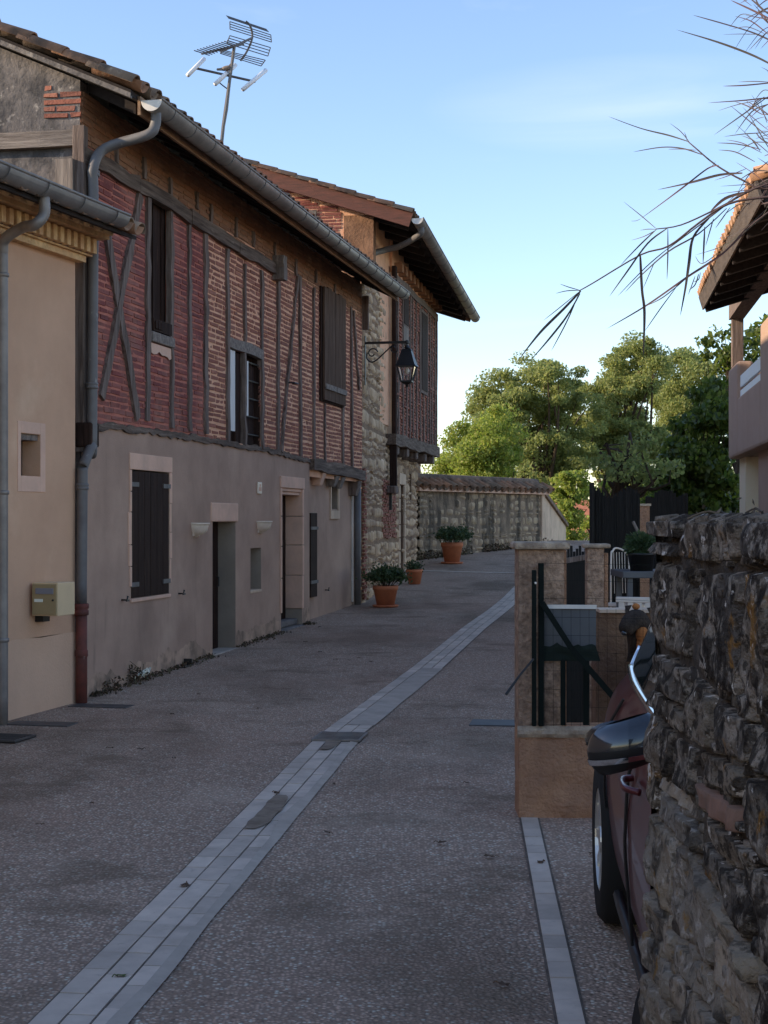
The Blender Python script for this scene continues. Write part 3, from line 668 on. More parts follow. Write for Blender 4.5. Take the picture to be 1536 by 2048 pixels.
mb = MB(); bricks(mb, 0, S_END, ZS+.02, ZTOP-.02, seed=3, lens=(.28,.36), prot=.004, wave=.014, y=-.001, gap=.03, bh=.034); mb.build('eave_brickwork', M['brick_or'], bh)
# timbers: (u0,v0,u1,v1,width)
T = [(207,455,273,838,.10),(277,392,199,795,.09),(293,396,293,842,.085),(340,402,341,856,.07),(376,444,377,862,.075),(409,465,410,868,.10),
     (453,498,454,884,.08),(487,528,488,892,.06),(522,541,523,898,.085),(555,552,554,904,.095),(593,550,559,904,.06),(598,553,599,912,.08),
     (626,576,626,922,.08),(684,600,684,930,.08),(701,614,702,938,.07),(704,622,716,780,.055),(648,806,648,926,.05)]
for i, (u0, v0, u1, v1, w_) in enumerate(T):
    a, b = px(u0, v0), px(u1, v1); brace = abs(u0-u1) > 8
    mb = MB(); timber(mb, a, b, w_*1.05, -.026 if not brace else -.031, .03, 13, .012, i); mb.build('brace' if brace else 'stud', M['wood'], bh)
pts = [(-.03, px(165, 318)[1])]+[px(u, v) for (u, v) in ((198,336),(300,393),(420,461),(560,556),(735,640))]
pts = [(s, ZS+.02+.02*math.sin(s)) for s in (-.03, 1.2, 2.6, 4.2, 5.95)]
mb = MB()
for a, b in zip(pts, pts[1:]): timber(mb, a, b, .13, -.05, .03, 5, .012)
mb.build('upper_beam', M['wood_h'], bh)
mb = MB(); ss = [0.02, 1.1, 2.3, 3.5, 4.9, 6.1, S_REC]
for a, b in zip(ss, ss[1:]): timber(mb, (a, beamz(a)), (b, beamz(b)), .055, -.022, .03, 12, .012)
mb.build('sill_beam', M['wood_h'], bh)
mb = MB(); timber(mb, (S_REC, beamz(S_REC)-.02), (S_END, beamz(S_END)), .15, -.06, .11, 8, .014); mb.build('jetty_beam', M['wood_h'], bh)
for (u, m_, w_, h_) in ((645, 'palestone', .15, .17), (672, 'wood_grey', .17, .15), (684, 'wood_grey', .14, .16), (716, 'wood', .18, .22)):
    s = px(u, 960)[0]; z = beamz(s)-.1
    MB().hexa([(s-w_/2,.02,z-h_),(s+w_/2,.02,z-h_),(s+w_/2,.13,z-h_),(s-w_/2,.13,z-h_),(s-w_/2-.02,-.04,z),(s+w_/2+.02,-.04,z),(s+w_/2+.02,.13,z),(s-w_/2-.02,.13,z)]).build('corbel', M[m_], bh, bevel=.015)
# joist ends in the orange eave band
for i, (u, v) in enumerate(((230,318),(286,351),(338,380),(392,410),(420,430),(470,492),(505,515),(548,520),(590,548),(630,570),(668,595))):
    s, z = px(u, v); z = ZS+.2+.03*(i % 2); k = .055
    mb = MB(); mb.bar((s, -.0, z-.08-.02*(i % 3)), (s, -.0, z+.09), k*1.1, .05, (0,1,0), 3, .008); mb.build('joist_end', M['wood'], bh)
s, z = px(548, 520); mb = MB(); timber(mb, (s, ZS-.12), (s, ZS+.16), .16, -.14, 0, 4, .01); mb.build('bracket', M['wood_grey'], bh)
s = px(733, 590)[0]; MB().box(S_END-.03, S_END+.03, -.10, -.01, ZS-.12, ZTOP-.16).build('beam_end', M['wood'], bh)
# gable wall, corner posts, beam
PIT = math.atan(.44); EY, EZ = -.46, 5.06-OZ1          # eave line (tile underside)
RY = 3.6; roofz = lambda y: EZ+(y-EY)*math.tan(PIT) if y < RY else EZ+(RY-EY)*math.tan(PIT)-(y-RY)*math.tan(PIT)
mb = MB(); prof = [(0.02,zlow),(7,zlow),(7,roofz(7)-.03),(RY,roofz(RY)-.03),(0.02,roofz(.02)-.03)]
mb.poly_prism([(0, y, z) for y, z in prof], (.18, 0, 0)); mb.build('gable_wall', M['gable'], bh)
mb = MB(); gp = lambda s, z, h: (-h, .02+s, z)
stones(mb, gp, 0, 3.2, 2.4, roofz(0)-.1, (.10,.18), (.15,.4), .006, 4, .012, 5, lambda s, z: z > roofz(s)-.12 or nz3(s*1.4, z*1.6, 4) < .12)
mb.build('gable_stone', M['gable'], bh, True)
mb = MB(); bricks(mb, -.33, -.01, roofz(.2)-.40, roofz(.2)+.1, y=0, seed=6, prot=.02, zmax=lambda s: roofz(-s)-.16)
mb.v = [(y*1., -x, z) for (x, y, z) in mb.v]; mb.build('exposed_gable_brick', M['brick'], bh)
g = Fr(F1.O.x, F1.O.y, -1/.2055)
def gpx(u, v):
    dx = (u-768)/FP; t = (F1.ex[0]*F1.O.x+F1.ex[1]*F1.O.y)/(F1.ex[0]*dx+F1.ex[1])
    p = F1.l((dx*t, t, H+(VH-v)/FP*t)); return p.y, p.z
z = gpx(90, 281)[1]; MB().bar((-.02, -.02, z), (-.02, 5, z), .085, .13, (0,0,1), 14, .01).build('gable_beam', M['wood_grey_h'], bh)
y0, z1 = gpx(152, 322); mb = MB(); mb.bar((-.03, .12, 2.2), (-.03, .12, z1), .11, .15, (0,1,0), 10, .008); mb.build('corner_post', M['wood_grey'], bh)
mb = MB(); mb.box(-.06, .03, -.035, .06, F1.g(0)+2.0, ZS+.25); mb.bar((.07,-.03,ZB+.0),(.07,-.03,ZS-.05),.07,.05,(0,1,0),8,.006); mb.build('corner_board', M['wood'], bh)
s, z = -.03, ZB-.03; MB().box(-.08, .10, -.11, .04, ZB-.22, ZB-.02).build('corner_bracket', M['darkwood'], bh, bevel=.02)
# roof
x0, x1 = -.12, S_END+.35; cp, sp = math.cos(PIT), math.sin(PIT); SL = (RY-EY)/cp
fnA = lambda a, b, h: (x0+a, EY-.02+b*cp-h*sp, EZ+.05+b*sp+h*cp)
mb = MB(); canal_tiles(mb, fnA, x1-x0, SL, seed=4); mb.tube([fnA(i*.3, SL, .08) for i in range(int((x1-x0)/.3)+1)], .1, 10)
rf = mb.build('roof', M['tile'], bh, True, fix=False); MB().box(.3, LB-.1, 6.7, 7, -.5, roofz(7)-.05).build('back_wall', M['render'], bh)
mb = MB(); mb.hexa([(x0,EY,EZ),(x1,EY,EZ),(x1,RY,roofz(RY)),(x0,RY,roofz(RY))]+[(x0,EY,EZ+.045),(x1,EY,EZ+.045),(x1,RY,roofz(RY)+.045),(x0,RY,roofz(RY)+.045)])
mb.hexa([(x0,RY,roofz(RY)),(x1,RY,roofz(RY)),(x1,7.4,roofz(7.4)),(x0,7.4,roofz(7.4)),(x0,RY,roofz(RY)+.12),(x1,RY,roofz(RY)+.12),(x1,7.4,roofz(7.4)+.12),(x0,7.4,roofz(7.4)+.12)])
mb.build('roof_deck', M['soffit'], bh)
mb = MB(); mb.hexa([(x0-.01,EY,EZ-.02),(x0+.03,EY,EZ-.02),(x0+.03,RY,roofz(RY)-.02),(x0-.01,RY,roofz(RY)-.02)]+[(x0-.01,EY,EZ+.02),(x0+.03,EY,EZ+.02),(x0+.03,RY,roofz(RY)+.02),(x0-.01,RY,roofz(RY)+.02)]); mb.build('verge_mortar', M['gable'], bh)
for i in range(int((x1-x0)/.45)):
    xx = .12+i*.45; mb = MB()
    if xx < x1-.1: mb.hexa([(xx,EY+.05,EZ-.085),(xx+.07,EY+.05,EZ-.085),(xx+.07,.0,roofz(0)-.085),(xx,.0,roofz(0)-.085),(xx,EY+.05,EZ-.002),(xx+.07,EY+.05,EZ-.002),(xx+.07,0,roofz(0)-.002),(xx,0,roofz(0)-.002)]); mb.build('rafter_end', M['soffit'], bh)
MB().box(.02, S_END+.3, EY-.028, EY-.004, EZ-.12, EZ+.03).build('fascia', M['fascia'], bh)
ga = px(283, 207, .5)[0]; gb = px(797, 578, .5)[0]
GZ = 5.05-OZ1
gu = gutter(bh, ga, gb, EY-.125, GZ, .088)
# downpipe
def dp(u, v, off): s, z = px(u, v, off); return (s, -off, z)
xg = ga+.10
path = [(xg, EY-.125, GZ-.07), (xg, EY-.12, GZ-.17), (xg-.03, EY-.06, GZ-.26)]+[dp(212, 296, .16), dp(187, 335, .10), dp(187, 420, .09), dp(184, 870, .09), dp(183, 890, .09), dp(166, 935, .08), dp(165, 960, .08), dp(163, 1208, .08)]
pipe = MB().tube(smooth_path(path, 5), .042, 14).build('downpipe', M['pipe'], bh, True)
for (u, v, off) in ((187, 346, .09), (184, 770, .09), (165, 972, .08)):
    c = Vector(dp(u, v, off)); MB().lathe([(.044,-.03),(.051,-.028),(.051,-.012),(.045,-.006),(.051,0),(.051,.016),(.044,.02)], c, 14).build('pipe_collar', M['pipe'], pipe, True)
c = Vector(dp(163, 1208, .08)); b = Vector((c.x, c.y, F1.g(0)-.03))
mb = MB(); mb.tube([c, b], .046, 14); mb.lathe([(.046,-.09),(.058,-.085),(.058,-.05),(.05,-.045),(.06,-.03),(.06,.0),(.05,.005)], c, 14); mb.lathe([(.046,-.03),(.052,-.02),(.052,.02),(.046,.03)], (c.x, c.y, b.z+.42), 14)
mb.build('cast_iron_pipe_foot', M['castred'], bh, True)
# pipes at the far end of the ground floor
a = px(714, 968, -.06); e = F1.g(a[0]); MB().tube([(a[0],.05,a[1]),(a[0],.05,e-.02)], .05, 12).build('downpipe', M['pipe'], bh, True)
a2 = px(708, 972, -.08); MB().box(a2[0]-.03, a2[0]+.03, .095, .115, e+.05, a2[1]).build('pale_conduit', M['zinc_pale'], bh)
# ground-floor shutter window
a, b, c, d = sh1; fr = MB()
fr.box(a-.045, b+.07, -.012, .03, d, d+.145)
z = d; r = random.Random(4)
lf = []
for side in (0, 1):
    z = d-.003
    while z > c+.12:
        h = r.uniform(.16, .3); w_ = r.uniform(.04, .085); z2 = max(z-h, c+.1)
        if side == 0: fr.box(a-w_, a-.002, -.010+r.uniform(-.004,0), .03, z2+.006, z)
        else: fr.box(b+.002, b+w_*.9, -.010+r.uniform(-.004,0), .03, z2+.006, z)
        z = z2
fr.box(a-.02, b+.02, -.016, .03, c-.035, c-.004)
fr.build('stone_window_frame', M['palestone'], bh, bevel=.006)
mid = (a+b)/2
for (p, q_, sgn) in ((a+.012, mid-.004, 1), (mid+.004, b-.012, -1)):
    mb = MB(); n = 3
    for i in range(n): mb.box(p+(q_-p)*i/n+.002, p+(q_-p)*(i+1)/n-.002, -.002, .028, c+.005, d-.012)
    sh = mb.build('shutter', M['shutter'], bh, bevel=.003)
    for z in (d-.13, c+.12): strap(sh, p-.03*sgn if sgn > 0 else q_+.03, (p+.16) if sgn > 0 else q_-.16, z, -.004)
for (u, v) in ((243,1200),(357,1187),(650,1180)):
    s, z = px(u, v, 0 if u < 600 else -.12); y = 0 if u < 600 else .12
    mb = MB(); mb.tube([(s,y,z),(s,y-.05,z),(s+.01,y-.055,z+.035)], .008, 6); mb.box(s-.03,s+.03,y-.062,y-.05,z-.012,z+.004); mb.build('shutter_stay', M['blackmetal'], bh)
# cellar door
a, b, c, d = door1
MB().box(a-.06, b+.07, -.014, .05, d-.002, d+.195).build('stone_lintel', M['palestone'], bh, bevel=.012)
mb = MB()
for i in range(5): mb.box(a+.01+(b-a-.02)*i/5, a+(b-a-.02)*(i+1)/5, .19, .225, c+.03, d-.005)
dr = mb.build('door', M['darkwood'], bh, bevel=.003); MB().tube([(b-.12,.175,c+.7),(b-.12,.15,c+.7),(b-.12,.15,c+.8),(b-.12,.175,c+.8)], .008, 6).build('handle', M['blackmetal'], dr)
MB().box(a-.01, b+.02, -.04, .19, c-.05, c+.035).build('doorstep', M['cement'], bh, bevel=.01)
# niche sill
MB().box(nic[0]-.01, nic[1]+.02, -.006, .12, nic[2]-.03, nic[2]+.004).build('sill', M['plaster'], bh, bevel=.006)
MB().box(nic[0]+.02, nic[1]-.02, .118, .128, nic[2]+.02, nic[3]-.02).build('vent_board', M['darkwood'], bh)
# main door
a, b, c, d = door2; fr = MB(); J = random.Random(9)
fr.box(a-.055, b+.07, -.022, .10, d-.005, d+.135); fr.box(a-.005, b+.005, .0, .12, d-.045, d-.006); fr.box(a+.0, b, .02, .15, d-.085, d-.047)
z = d-.01
for h in (.34, .36, .38, .42, .40):
    if z-h < c+.1: break
    fr.box(a-.05, a+.004, -.018, .2, z-h+.008, z); fr.box(b-.02, b+.055, -.018+J.uniform(0,.006), .245, z-h+.008, z); z -= h
fr.build('stone_door_frame', M['palestone'], bh, bevel=.007)
mb = MB(); mb.box(a+.01, b-.03, .205, .24, c+.12, d-.09)
for i in range(4):
    zz = c+.2+i*(d-c-.4)/4; mb.box(a+.1, b-.12, .192, .206, zz, zz+(d-c-.4)/4-.1)
dr = mb.build('door', M['darkwood'], bh, bevel=.004); mb = MB(); mb.lathe([(.0,0),(.03,.005),(.03,.02),(.012,.03),(.012,.05),(.028,.06),(.02,.08),(0,.085)], (0,0,0), 12)
mb.v = [(a+.12+x, .192-z_, c+.95+y) for (x, y, z_) in mb.v]; mb.build('handle', M['blackmetal'], dr, True)
mb = MB(); mb.box(a-.02, b+.05, -.03, .2, c-.1, c+.05); mb.box(a, b, .05, .2, c+.051, c+.13); mb.build('doorstep', M['gable'], bh, bevel=.02)
# flat-opened narrow shutter right of the main door
r4 = rect(618, 631, 1026, 1194, lambda u, v: F1.loc(u, v, -.10)); mb = MB()
mb.box(r4[0], r4[1], .075, .115, r4[2], r4[3]); sh = mb.build('shutter', M['shutter'], bh, bevel=.004)
for k in (.18, .82): strap(sh, r4[0]-.02, r4[1]+.02, r4[2]+(r4[3]-r4[2])*k, .070)
# little end window
a, b, c, d = W2; fr = MB(); fr.box(a-.06, a-.002, .10, .15, c-.02, d+.03); fr.box(b+.002, b+.07, .10, .15, c-.02, d+.03); fr.box(a-.06, b+.07, .095, .15, c-.14, c-.021)
fr.build('stone_window_frame', M['plaster'], bh, bevel=.005); MB().box(a, b, .20, .21, c, d).build('window_pane', M['winglass'], bh)
# upper boarded window
a, b, c, d = wtop[:4]; mb = MB(); n = 5
zc = px(320, 640)[1]
for i in range(n): mb.box(a+(b-a)*i/n+.003, a+(b-a)*(i+1)/n-.003, .05+.012*(i % 2), .08+.012*(i % 2), zc, d)
mb.build('boarded_window', M['darkwood'], bh)
mb = MB(); mb.box(a+.06, b-.01, -.02, .03, c+.01, zc-.01)
for i in range(3): mb.box(a+.08+i*.07, a+.13+i*.07, -.035, -.021, c+.03, zc-.03)
mb.build('window_vent_box', M['darkwood'], bh)
MB().box(a-.01, b+.03, -.04, .06, c-.10, c-.005).build('sill', M['wood_grey_h'], bh, bevel=.01)
mb = MB(); mb.grid(lambda u, v: (a+(b-a)*u, -.018+.004*nz3(u*5, v*5), c-.11-v*(.09+.07*nz3(u*4, 3))), 8, 3); mb.build('white_mortar_patch', M['palestone'], bh, fix=False)
# mid window with bars and half-open curtain
a, b, c, d = wmid[:4]; ms = px(488, 800)[0]
mb = MB(); timber(mb, (a-.03, d+.05), (b+.06, d+.05), .12, -.03, .04, 5, .01); mb.build('window_lintel', M['wood_grey_h'], bh)
MB().box(a, b, .135, .145, c, d).build('window_pane', M['winglass'], bh)
MB().grid(lambda u, v: (a+.01+u*(ms-a)*.46, .0-.006*math.sin(u*16), c+.12+v*(d-c-.14)), 20, 1).build('curtain', M['curtain'], bh, True, fix=False)
MB().grid(lambda u, v: (ms+.03+u*.13, .0-.006*math.sin(u*9), c+.32+v*(d-c-.4)), 12, 1).build('curtain', M['curtain'], bh, True, fix=False)
mb = MB(); mb.box(a+(ms-a)*.47, ms-.03, .07, .13, c, d); mb.box(a+(ms-a)*.66, ms-.03, .03, .069, c, d-.02); mb.box(ms+.14, b-.02, .09, .125, c, d); mb.box(ms+.2, b-.05, .06, .089, c+.02, d-.1); mb.build('casement', M['darkwood'], bh)
mb = MB()
for i in range(5): mb.tube([(ms, .02, c+.12+i*.2), (b+.03, .02, c+.12+i*.2)], .009, 6)
mb.build('window_bars', M['blackmetal'], bh)
# upper shutters
a, b, c, d = wsh; mid = px(662, 700)[0]
for (p, q_) in ((a, mid-.006), (mid+.006, b)):
    mb = MB(); n = 3
    for i in range(n): mb.box(p+(q_-p)*i/n+.003, p+(q_-p)*(i+1)/n-.003, -.065, -.035, c, d+.02*(i % 2))
    sh = mb.build('shutter', M['shutter_grey'], bh, bevel=.003)
    for z in (c+.18,): MB().box(p+.01, q_-.01, -.085, -.066, z-.035, z+.035).build('batten', M['wood_grey_h'], sh)
MB().box(a-.06, b+.02, -.03, .01, c-.02, d+.0).build('window_frame', M['darkwood'], bh)
s, z = px(574, 766); mb = MB(); mb.tube([(s-.04,-.02,z),(s-.04,-.10,z),(s+.12,-.11,z),(s+.14,-.03,z)], .009, 6); mb.build('iron_hook', M['blackmetal'], bh)

# things fixed to or lying by the house
for (u, v, lab) in ((391, 1048, 'pale half bowl wall light left of the cellar door'), (520, 1044, 'pale half bowl wall light between the cellar door and the main door')):
    s, z = px(u, v); p = F1.w(s, 0, z)
    t = thing('wall_light', lab, 'wall light', p, F1.rz, 'half bowl wall lights on the grey house')
    MB().lathe([(.0,-.135),(.02,-.13),(.03,-.115),(.075,-.105),(.115,-.07),(.13,-.02),(.132,-.006),(.142,-.004),(.142,.012),(.125,.012),(.115,-.01)], (0,-.001,0), 20, math.pi, 2*math.pi).build('bowl', M['bowl'], t, True)
    MB().box(-.10,.10,-.012,-.002,-.12,.0).build('back_plate', M['bowl'], t)
s, z = px(517, 976); p = F1.w(s, 0, z); t = thing('wall_plaque', 'small pale enamel plaque high on the grey wall left of the main door', 'plaque', p, F1.rz)
MB().box(-.075,.075,-.02,-.002,-.065,.065).build('plate', M['sign'], t, bevel=.005); mb = MB(); mb.box(-.045,.045,-.024,-.0205,-.035,.01); mb.box(-.02,.02,-.024,-.0205,.015,.045); mb.build('emblem', M['palestone'], t)
s, z = px(375, 1330, .08); p = F1.w(s, 0, z); t = thing('boot_scraper', 'black iron boot scraper bracket low on the wall', 'boot scraper', p, F1.rz)
mb = MB(); mb.box(-.13,.13,-.10,-.085,-.045,.0); mb.box(.115,.13,-.084,.0,-.045,.05); mb.box(-.13,-.115,-.084,.0,-.045,-.01); mb.build('scraper_blade', M['blackmetal'], t)
s = px(272, 1385)[0]; p = F1.w(s, -.05, F1.g(s)); mb = MB(); r = random.Random(3)
mb.grid(lambda u, v: (.16*(u-.5)+r.uniform(-.02,.02), -.1*(v-.3)+r.uniform(-.02,.02), .03+.07*v+r.uniform(-.03,.035)), 6, 5)
o = tag(mb.build('paper_scrap', M['paper'], None, fix=False), 'crumpled white paper litter among dead weeds by the wall', 'litter'); o.location = p; o.rotation_euler = (0,0,F1.rz)
# weeds and dead leaves in the gutter of the street, at the foot of the wall
C = []; g_ = np.random.default_rng(3)
for i in range(2600):
    s = g_.uniform(.1, 7.3); k = .35+.65*max(0, nz3(s*1.3, 5)+.2); 
    if door1[0]-.1 < s < door1[1] or door2[0] < s < door2[1]: continue
    if g_.uniform() > k: continue
    hgt = .10 if abs(s-.75) < .35 or abs(s-1.0) < .2 else .028
    y = -abs(g_.normal(0, .055)); q_ = F1.w(s, y, 0); C.append((q_.x, q_.y, gz(q_.y)+.008+g_.uniform(0, 1)**2*hgt*(1 if y > -.08 else .3)))
tag(leafmesh('wall_foot_weeds', C, .020, M['weed'], None, 4, .45), kind='stuff')
p = F1.w(px(258,1365)[0], -.05, 0); t = thing('dead_weed', 'dry upright weed stalks by the crumpled paper at the wall foot', 'plant', (p.x, p.y, gz(p.y)))
mb = MB()
for i in range(9): mb.tube(smooth_path([(g_.uniform(-.05,.05),g_.uniform(-.02,.03),0),(g_.uniform(-.08,.08),g_.uniform(-.02,.03),.09),(g_.uniform(-.14,.14),g_.uniform(-.04,.03),.2*g_.uniform(.5,1))], 3), .003, 4)
mb.build('stalks', M['weed'], t); leafmesh('leaves', leafpts(60, (0,0,.09), (.12,.05,.08), 2), .018, M['weed'], t, 5)

# ================================================================== YELLOW HOUSE (near left)
FY = Fr(-2.46, 12.25, .31); OZY = FY.O.z
py = lambda u, v, off=0: FY.loc(u, v, off)
yh = frthing(FY, 'ochre_house', 'ochre rendered house with dentilled cornice at the left edge of the photo', 'house')
XL = -22; zf = lambda v: v-OZY
ni = rect(41, 80, 868, 952, py); ZC = 3.74-OZY; zpl = py(70, 1275)[1]
ez0_ = ZC+1.2; mb = MB(); holed(mb, XL, 0, zpl, ZC, [ni+[.17]], 0, .17); mb.add([(0,0,zpl),(0,4,zpl),(0,4,ZC),(0,0,ZC)], [(0,1,2,3)])
mb.box(XL, -.02, 3.0, 3.3, -.6, ez0_); mb.box(XL, XL+.2, .02, 2.99, -.6, ez0_); mb.build('wall', M['yellow'], yh)
mb = MB(); pl = lambda s: zpl+.025*nz3(s*3, 1)+.012*nz3(s*11, 2)
mb.grid(lambda u, v: (XL+(0-XL)*u, -.008, (FY.g(XL)-.4)*(1-v)+v*pl(XL-XL*u)), 120, 1)
mb.add([(0,-.008,FY.g(0)-.3),(0,3,FY.g(0)-.3),(0,3,zpl),(0,-.008,zpl)], [(0,1,2,3)]); mb.build('plinth', M['yellow_low'], yh, fix=False)
a, b, c, d = ni; fr = MB(); fr.box(a-.045,a-.001,-.006,.01,c-.12,d+.09); fr.box(b+.001,b+.075,-.006,.01,c-.12,d+.09); fr.box(a-.001,b+.001,-.006,.01,d+.002,d+.09); fr.box(a-.001,b+.001,-.006,.01,c-.12,c-.001)
fr.build('window_surround', M['palestone'], yh, bevel=.004)
MB().box(a+.005, b-.005, .15, .165, c+.005, d-.04).build('window_board', M['shutter_grey'], yh)
MB().box(a, b, .02, .16, d-.045, d-.002).build('window_lintel', M['wood_grey_h'], yh)
mb = MB(); xe = .10
mb.box(XL, xe-.05, -.07, 0, ZC-.005, ZC+.045); mb.box(XL, xe, -.10, 0, ZC+.046, ZC+.19)
mb.box(XL, xe+.08, -.21, 0, ZC+.191, ZC+.225); mb.box(XL, xe+.09, -.24, 0, ZC+.226, ZC+.30)
n = int((xe-XL)/.105)
for i in range(n):
    x = xe-.03-i*.105; mb.box(x-.055, x, -.155, -.101, ZC+.062, ZC+.178)
for i in range(int((xe-XL)/.17)):
    x = xe-.02-i*.17; l = MB().lathe([(.0,.05),(.03,.045),(.055,.03),(.066,.012),(.07,0)], (0,0,0), 10); mb.add([(x+p[0], -.238-p[2]*.8, ZC+.268+p[1]*.8) for p in l.v], l.f)
mb.build('cornice', M['cornice'], yh)
mb = MB(); mb.box(XL, xe-.01, -.1035, -.1005, ZC+.06, ZC+.18); mb.build('dentil_recess', M['barge'], yh)
YP = math.atan(.33); ez = 3.96-OZY
mb = MB(); canal_tiles(mb, lambda a_, b_, h: (XL+a_, -.44+b_*math.cos(YP)-h*math.sin(YP), ez-.01+b_*math.sin(YP)+h*math.cos(YP)), .22-XL, 3.6, seed=8); mb.build('roof', M['tile'], yh, True, fix=False)
mb = MB(); mb.hexa([(XL,-.44,ez-.04),(.2,-.44,ez-.04),(.2,3.0,ez-.04+3.44*.33),(XL,3.0,ez-.04+3.44*.33),(XL,-.44,ez-.01),(.2,-.44,ez-.01),(.2,3.0,ez-.01+3.44*.33),(XL,3.0,ez-.01+3.44*.33)]); mb.build('roof_deck', M['soffit'], yh)
ge = py(240, 440, .47)[0]
gutter(yh, XL, ge, -.47, 4.04-OZY, .088, endcap='zinc')
def yp(u, v, off): s, z = py(u, v, off); return (s, -off, z)
s0, z0 = py(88, 395, .47)
pth = [(s0,-.47,4.04-OZY-.08),(s0,-.47,4.04-OZY-.2),(s0-.04,-.42,4.04-OZY-.28), yp(45,455,.26), yp(10,478,.10), yp(5,505,.07), yp(5,560,.07), yp(5,1000,.07), (py(5,1000,.07)[0],-.07,FY.g(py(5,1000,.07)[0])-.02)]
pipe = MB().tube(smooth_path(pth, 5), .04, 14).build('downpipe', M['zinc'], yh, True)
for v in (550, 985, 1280):
    c = Vector(yp(5, v, .07)); MB().lathe([(.041,-.016),(.048,-.012),(.048,.012),(.041,.016)], c, 14).build('pipe_collar', M['zinc'], pipe, True)
# mailbox
s0, z0 = py(50, 1228, .13); s1, z1 = py(110, 1165, .13); sc_, zc_ = py(81, 1196, .1)
p = FY.w(0, 0, 0); cs = py(100, 1197, .1)
t = thing('mailbox', 'cream metal mailbox hung on the ochre wall', 'mailbox', FY.w(cs[0], 0, cs[1]), FY.rz)
bw, bd, bhh = .21, .26, .125
MB().box(-.13-.0, .13, -.24, -.02, -bhh, bhh).build('box', M['mailbox'], t, bevel=.006)
MB().box(-.142, -.131, -.232, -.028, -bhh+.01, bhh-.01).build('door', M['mailbox_front'], t, bevel=.004)
MB().box(-.15, -.1425, -.21, -.06, bhh-.085, bhh-.04).build('letter_flap', M['bluegrey'], t, bevel=.003)
MB().box(-.147, -.1425, -.12, -.05, -.02, .003).build('name_label', M['paper'], t)
mb = MB(); mb.tube([(-.142,-.205,-.005),(-.15,-.205,-.005)], .008, 8); mb.build('lock', M['blackmetal'], t)
MB().box(-.05,.05,-.07,-.001,-bhh-.05,-bhh-.001).build('bracket', M['carblack'], t)
# ================================================================== STONE HOUSE with jettied upper floor
FS = Fr(-.342, 22.9, .1144); FJ = Fr(.145, 26.2, .1736)
sh_ = frthing(FS, 'stone_house', 'tall stone house with jettied brick upper floor and broad eaves beyond the timber house', 'house')
ps = lambda u, v, off=0: FS.loc(u, v, off)
OZS = FS.O.z; LS = ps(840, 1100)[0]
def jl(x, y, z): return FS.l(FJ.w(x, y, z))      # upper floor's axes to the house's axes
pj = lambda u, v, off=0: FJ.loc(u, v, off)
OZJ = FJ.O.z
zj0 = 3.08-OZJ
SJ = ps(770, 800)[0]
arch = rect(797, 806, 960, 1140, ps); arch[2] = FS.g(arch[0])-.05
slit = rect(818, 822, 948, 1000, ps)
mb = MB(); holed(mb, 0, LS, -.4, 3.12-OZS, [arch+[.25], slit+[.2]], -.004, .2); holed(mb, 0, SJ+.1, 3.12-OZS, 5.4-OZS, [], -.004)
mb.add([(LS,.012,-.4),(LS,6,-.4),(LS,6,3.1-OZS),(LS,.012,3.1-OZS)], [(0,1,2,3)]); mb.add([(0,.012,-.4),(0,3,-.4),(0,3,5.3-OZS),(0,.012,5.3-OZS)], [(0,1,2,3)])
mb.build('mortar_bed', M['mortar_st'], sh_)
zbr = rect(763, 790, 1000, 1075, ps)
def skipS(s, z):
    if arch[0]-.02 < s < arch[1]+.03 and z < arch[3]+.1: return True
    if slit[0]-.02 < s < slit[1]+.02 and slit[2] < z < slit[3]: return True
    return zbr[0] < s < zbr[1] and zbr[2] < z < zbr[3]+.3
mb = MB(); stones(mb, wallpos, 0.02, LS+.03, -.1, 3.1-OZS, (.07,.26), (.10,.46), .034, 5, .016, 21, skipS, wave=.10)
stones(mb, wallpos, 0.02, SJ+.05, 3.1-OZS, 5.36-OZS, (.07,.26), (.10,.46), .034, 5, .016, 22, wave=.10)
mb.build('stone_wall', M['stone'], sh_, True, fix=False)
mb = MB(); stones(mb, lambda s, z, h: (LS+h, s, z), .02, 3, -.3, 3.1-OZS, (.14,.28), (.2,.5), .05, 4, .014, 23); mb.build('stone_end_wall', M['stone'], sh_, True, fix=False)
mb = MB(); bricks(mb, zbr[0], zbr[1], zbr[2], zbr[3]+.3, y=-.01, seed=31, prot=.03, lens=(.2,.28), wave=.02); mb.build('brick_patch', M['brick'], sh_); mb = MB(); bricks(mb, .02, .32, .05, 2.0, y=-.03, seed=33, prot=.03, lens=(.18,.25)); mb.build('brick_patch', M['brick'], sh_)
mb = MB(); a, b, c, d = arch; n = 8
mb.poly_prism([(a,.2,c),(b,.2,c),(b,.2,d-.2)]+[((a+b)/2+(b-a)/2*math.cos(math.pi*i/n), .2, d-.2+.2*math.sin(math.pi*i/n)) for i in range(1, n)]+[(a,.2,d-.2)], (0,.05,0)); mb.build('arched_door', M['shutter_grey'], sh_)
mb = MB()
for i in range(7):
    z = c+i*(d-c-.1)/7; h = (d-c-.1)/7-.012; k = .05*(i % 2)
    mb.box(a-.11-k, a-.003, -.04, .18, z, z+h); mb.box(b+.003, b+.11+k, -.04, .18, z, z+h)
mb.box(a-.14, b+.14, -.045, .18, d-.09, d+.12); mb.build('stone_door_frame', M['plaster'], sh_, bevel=.015)
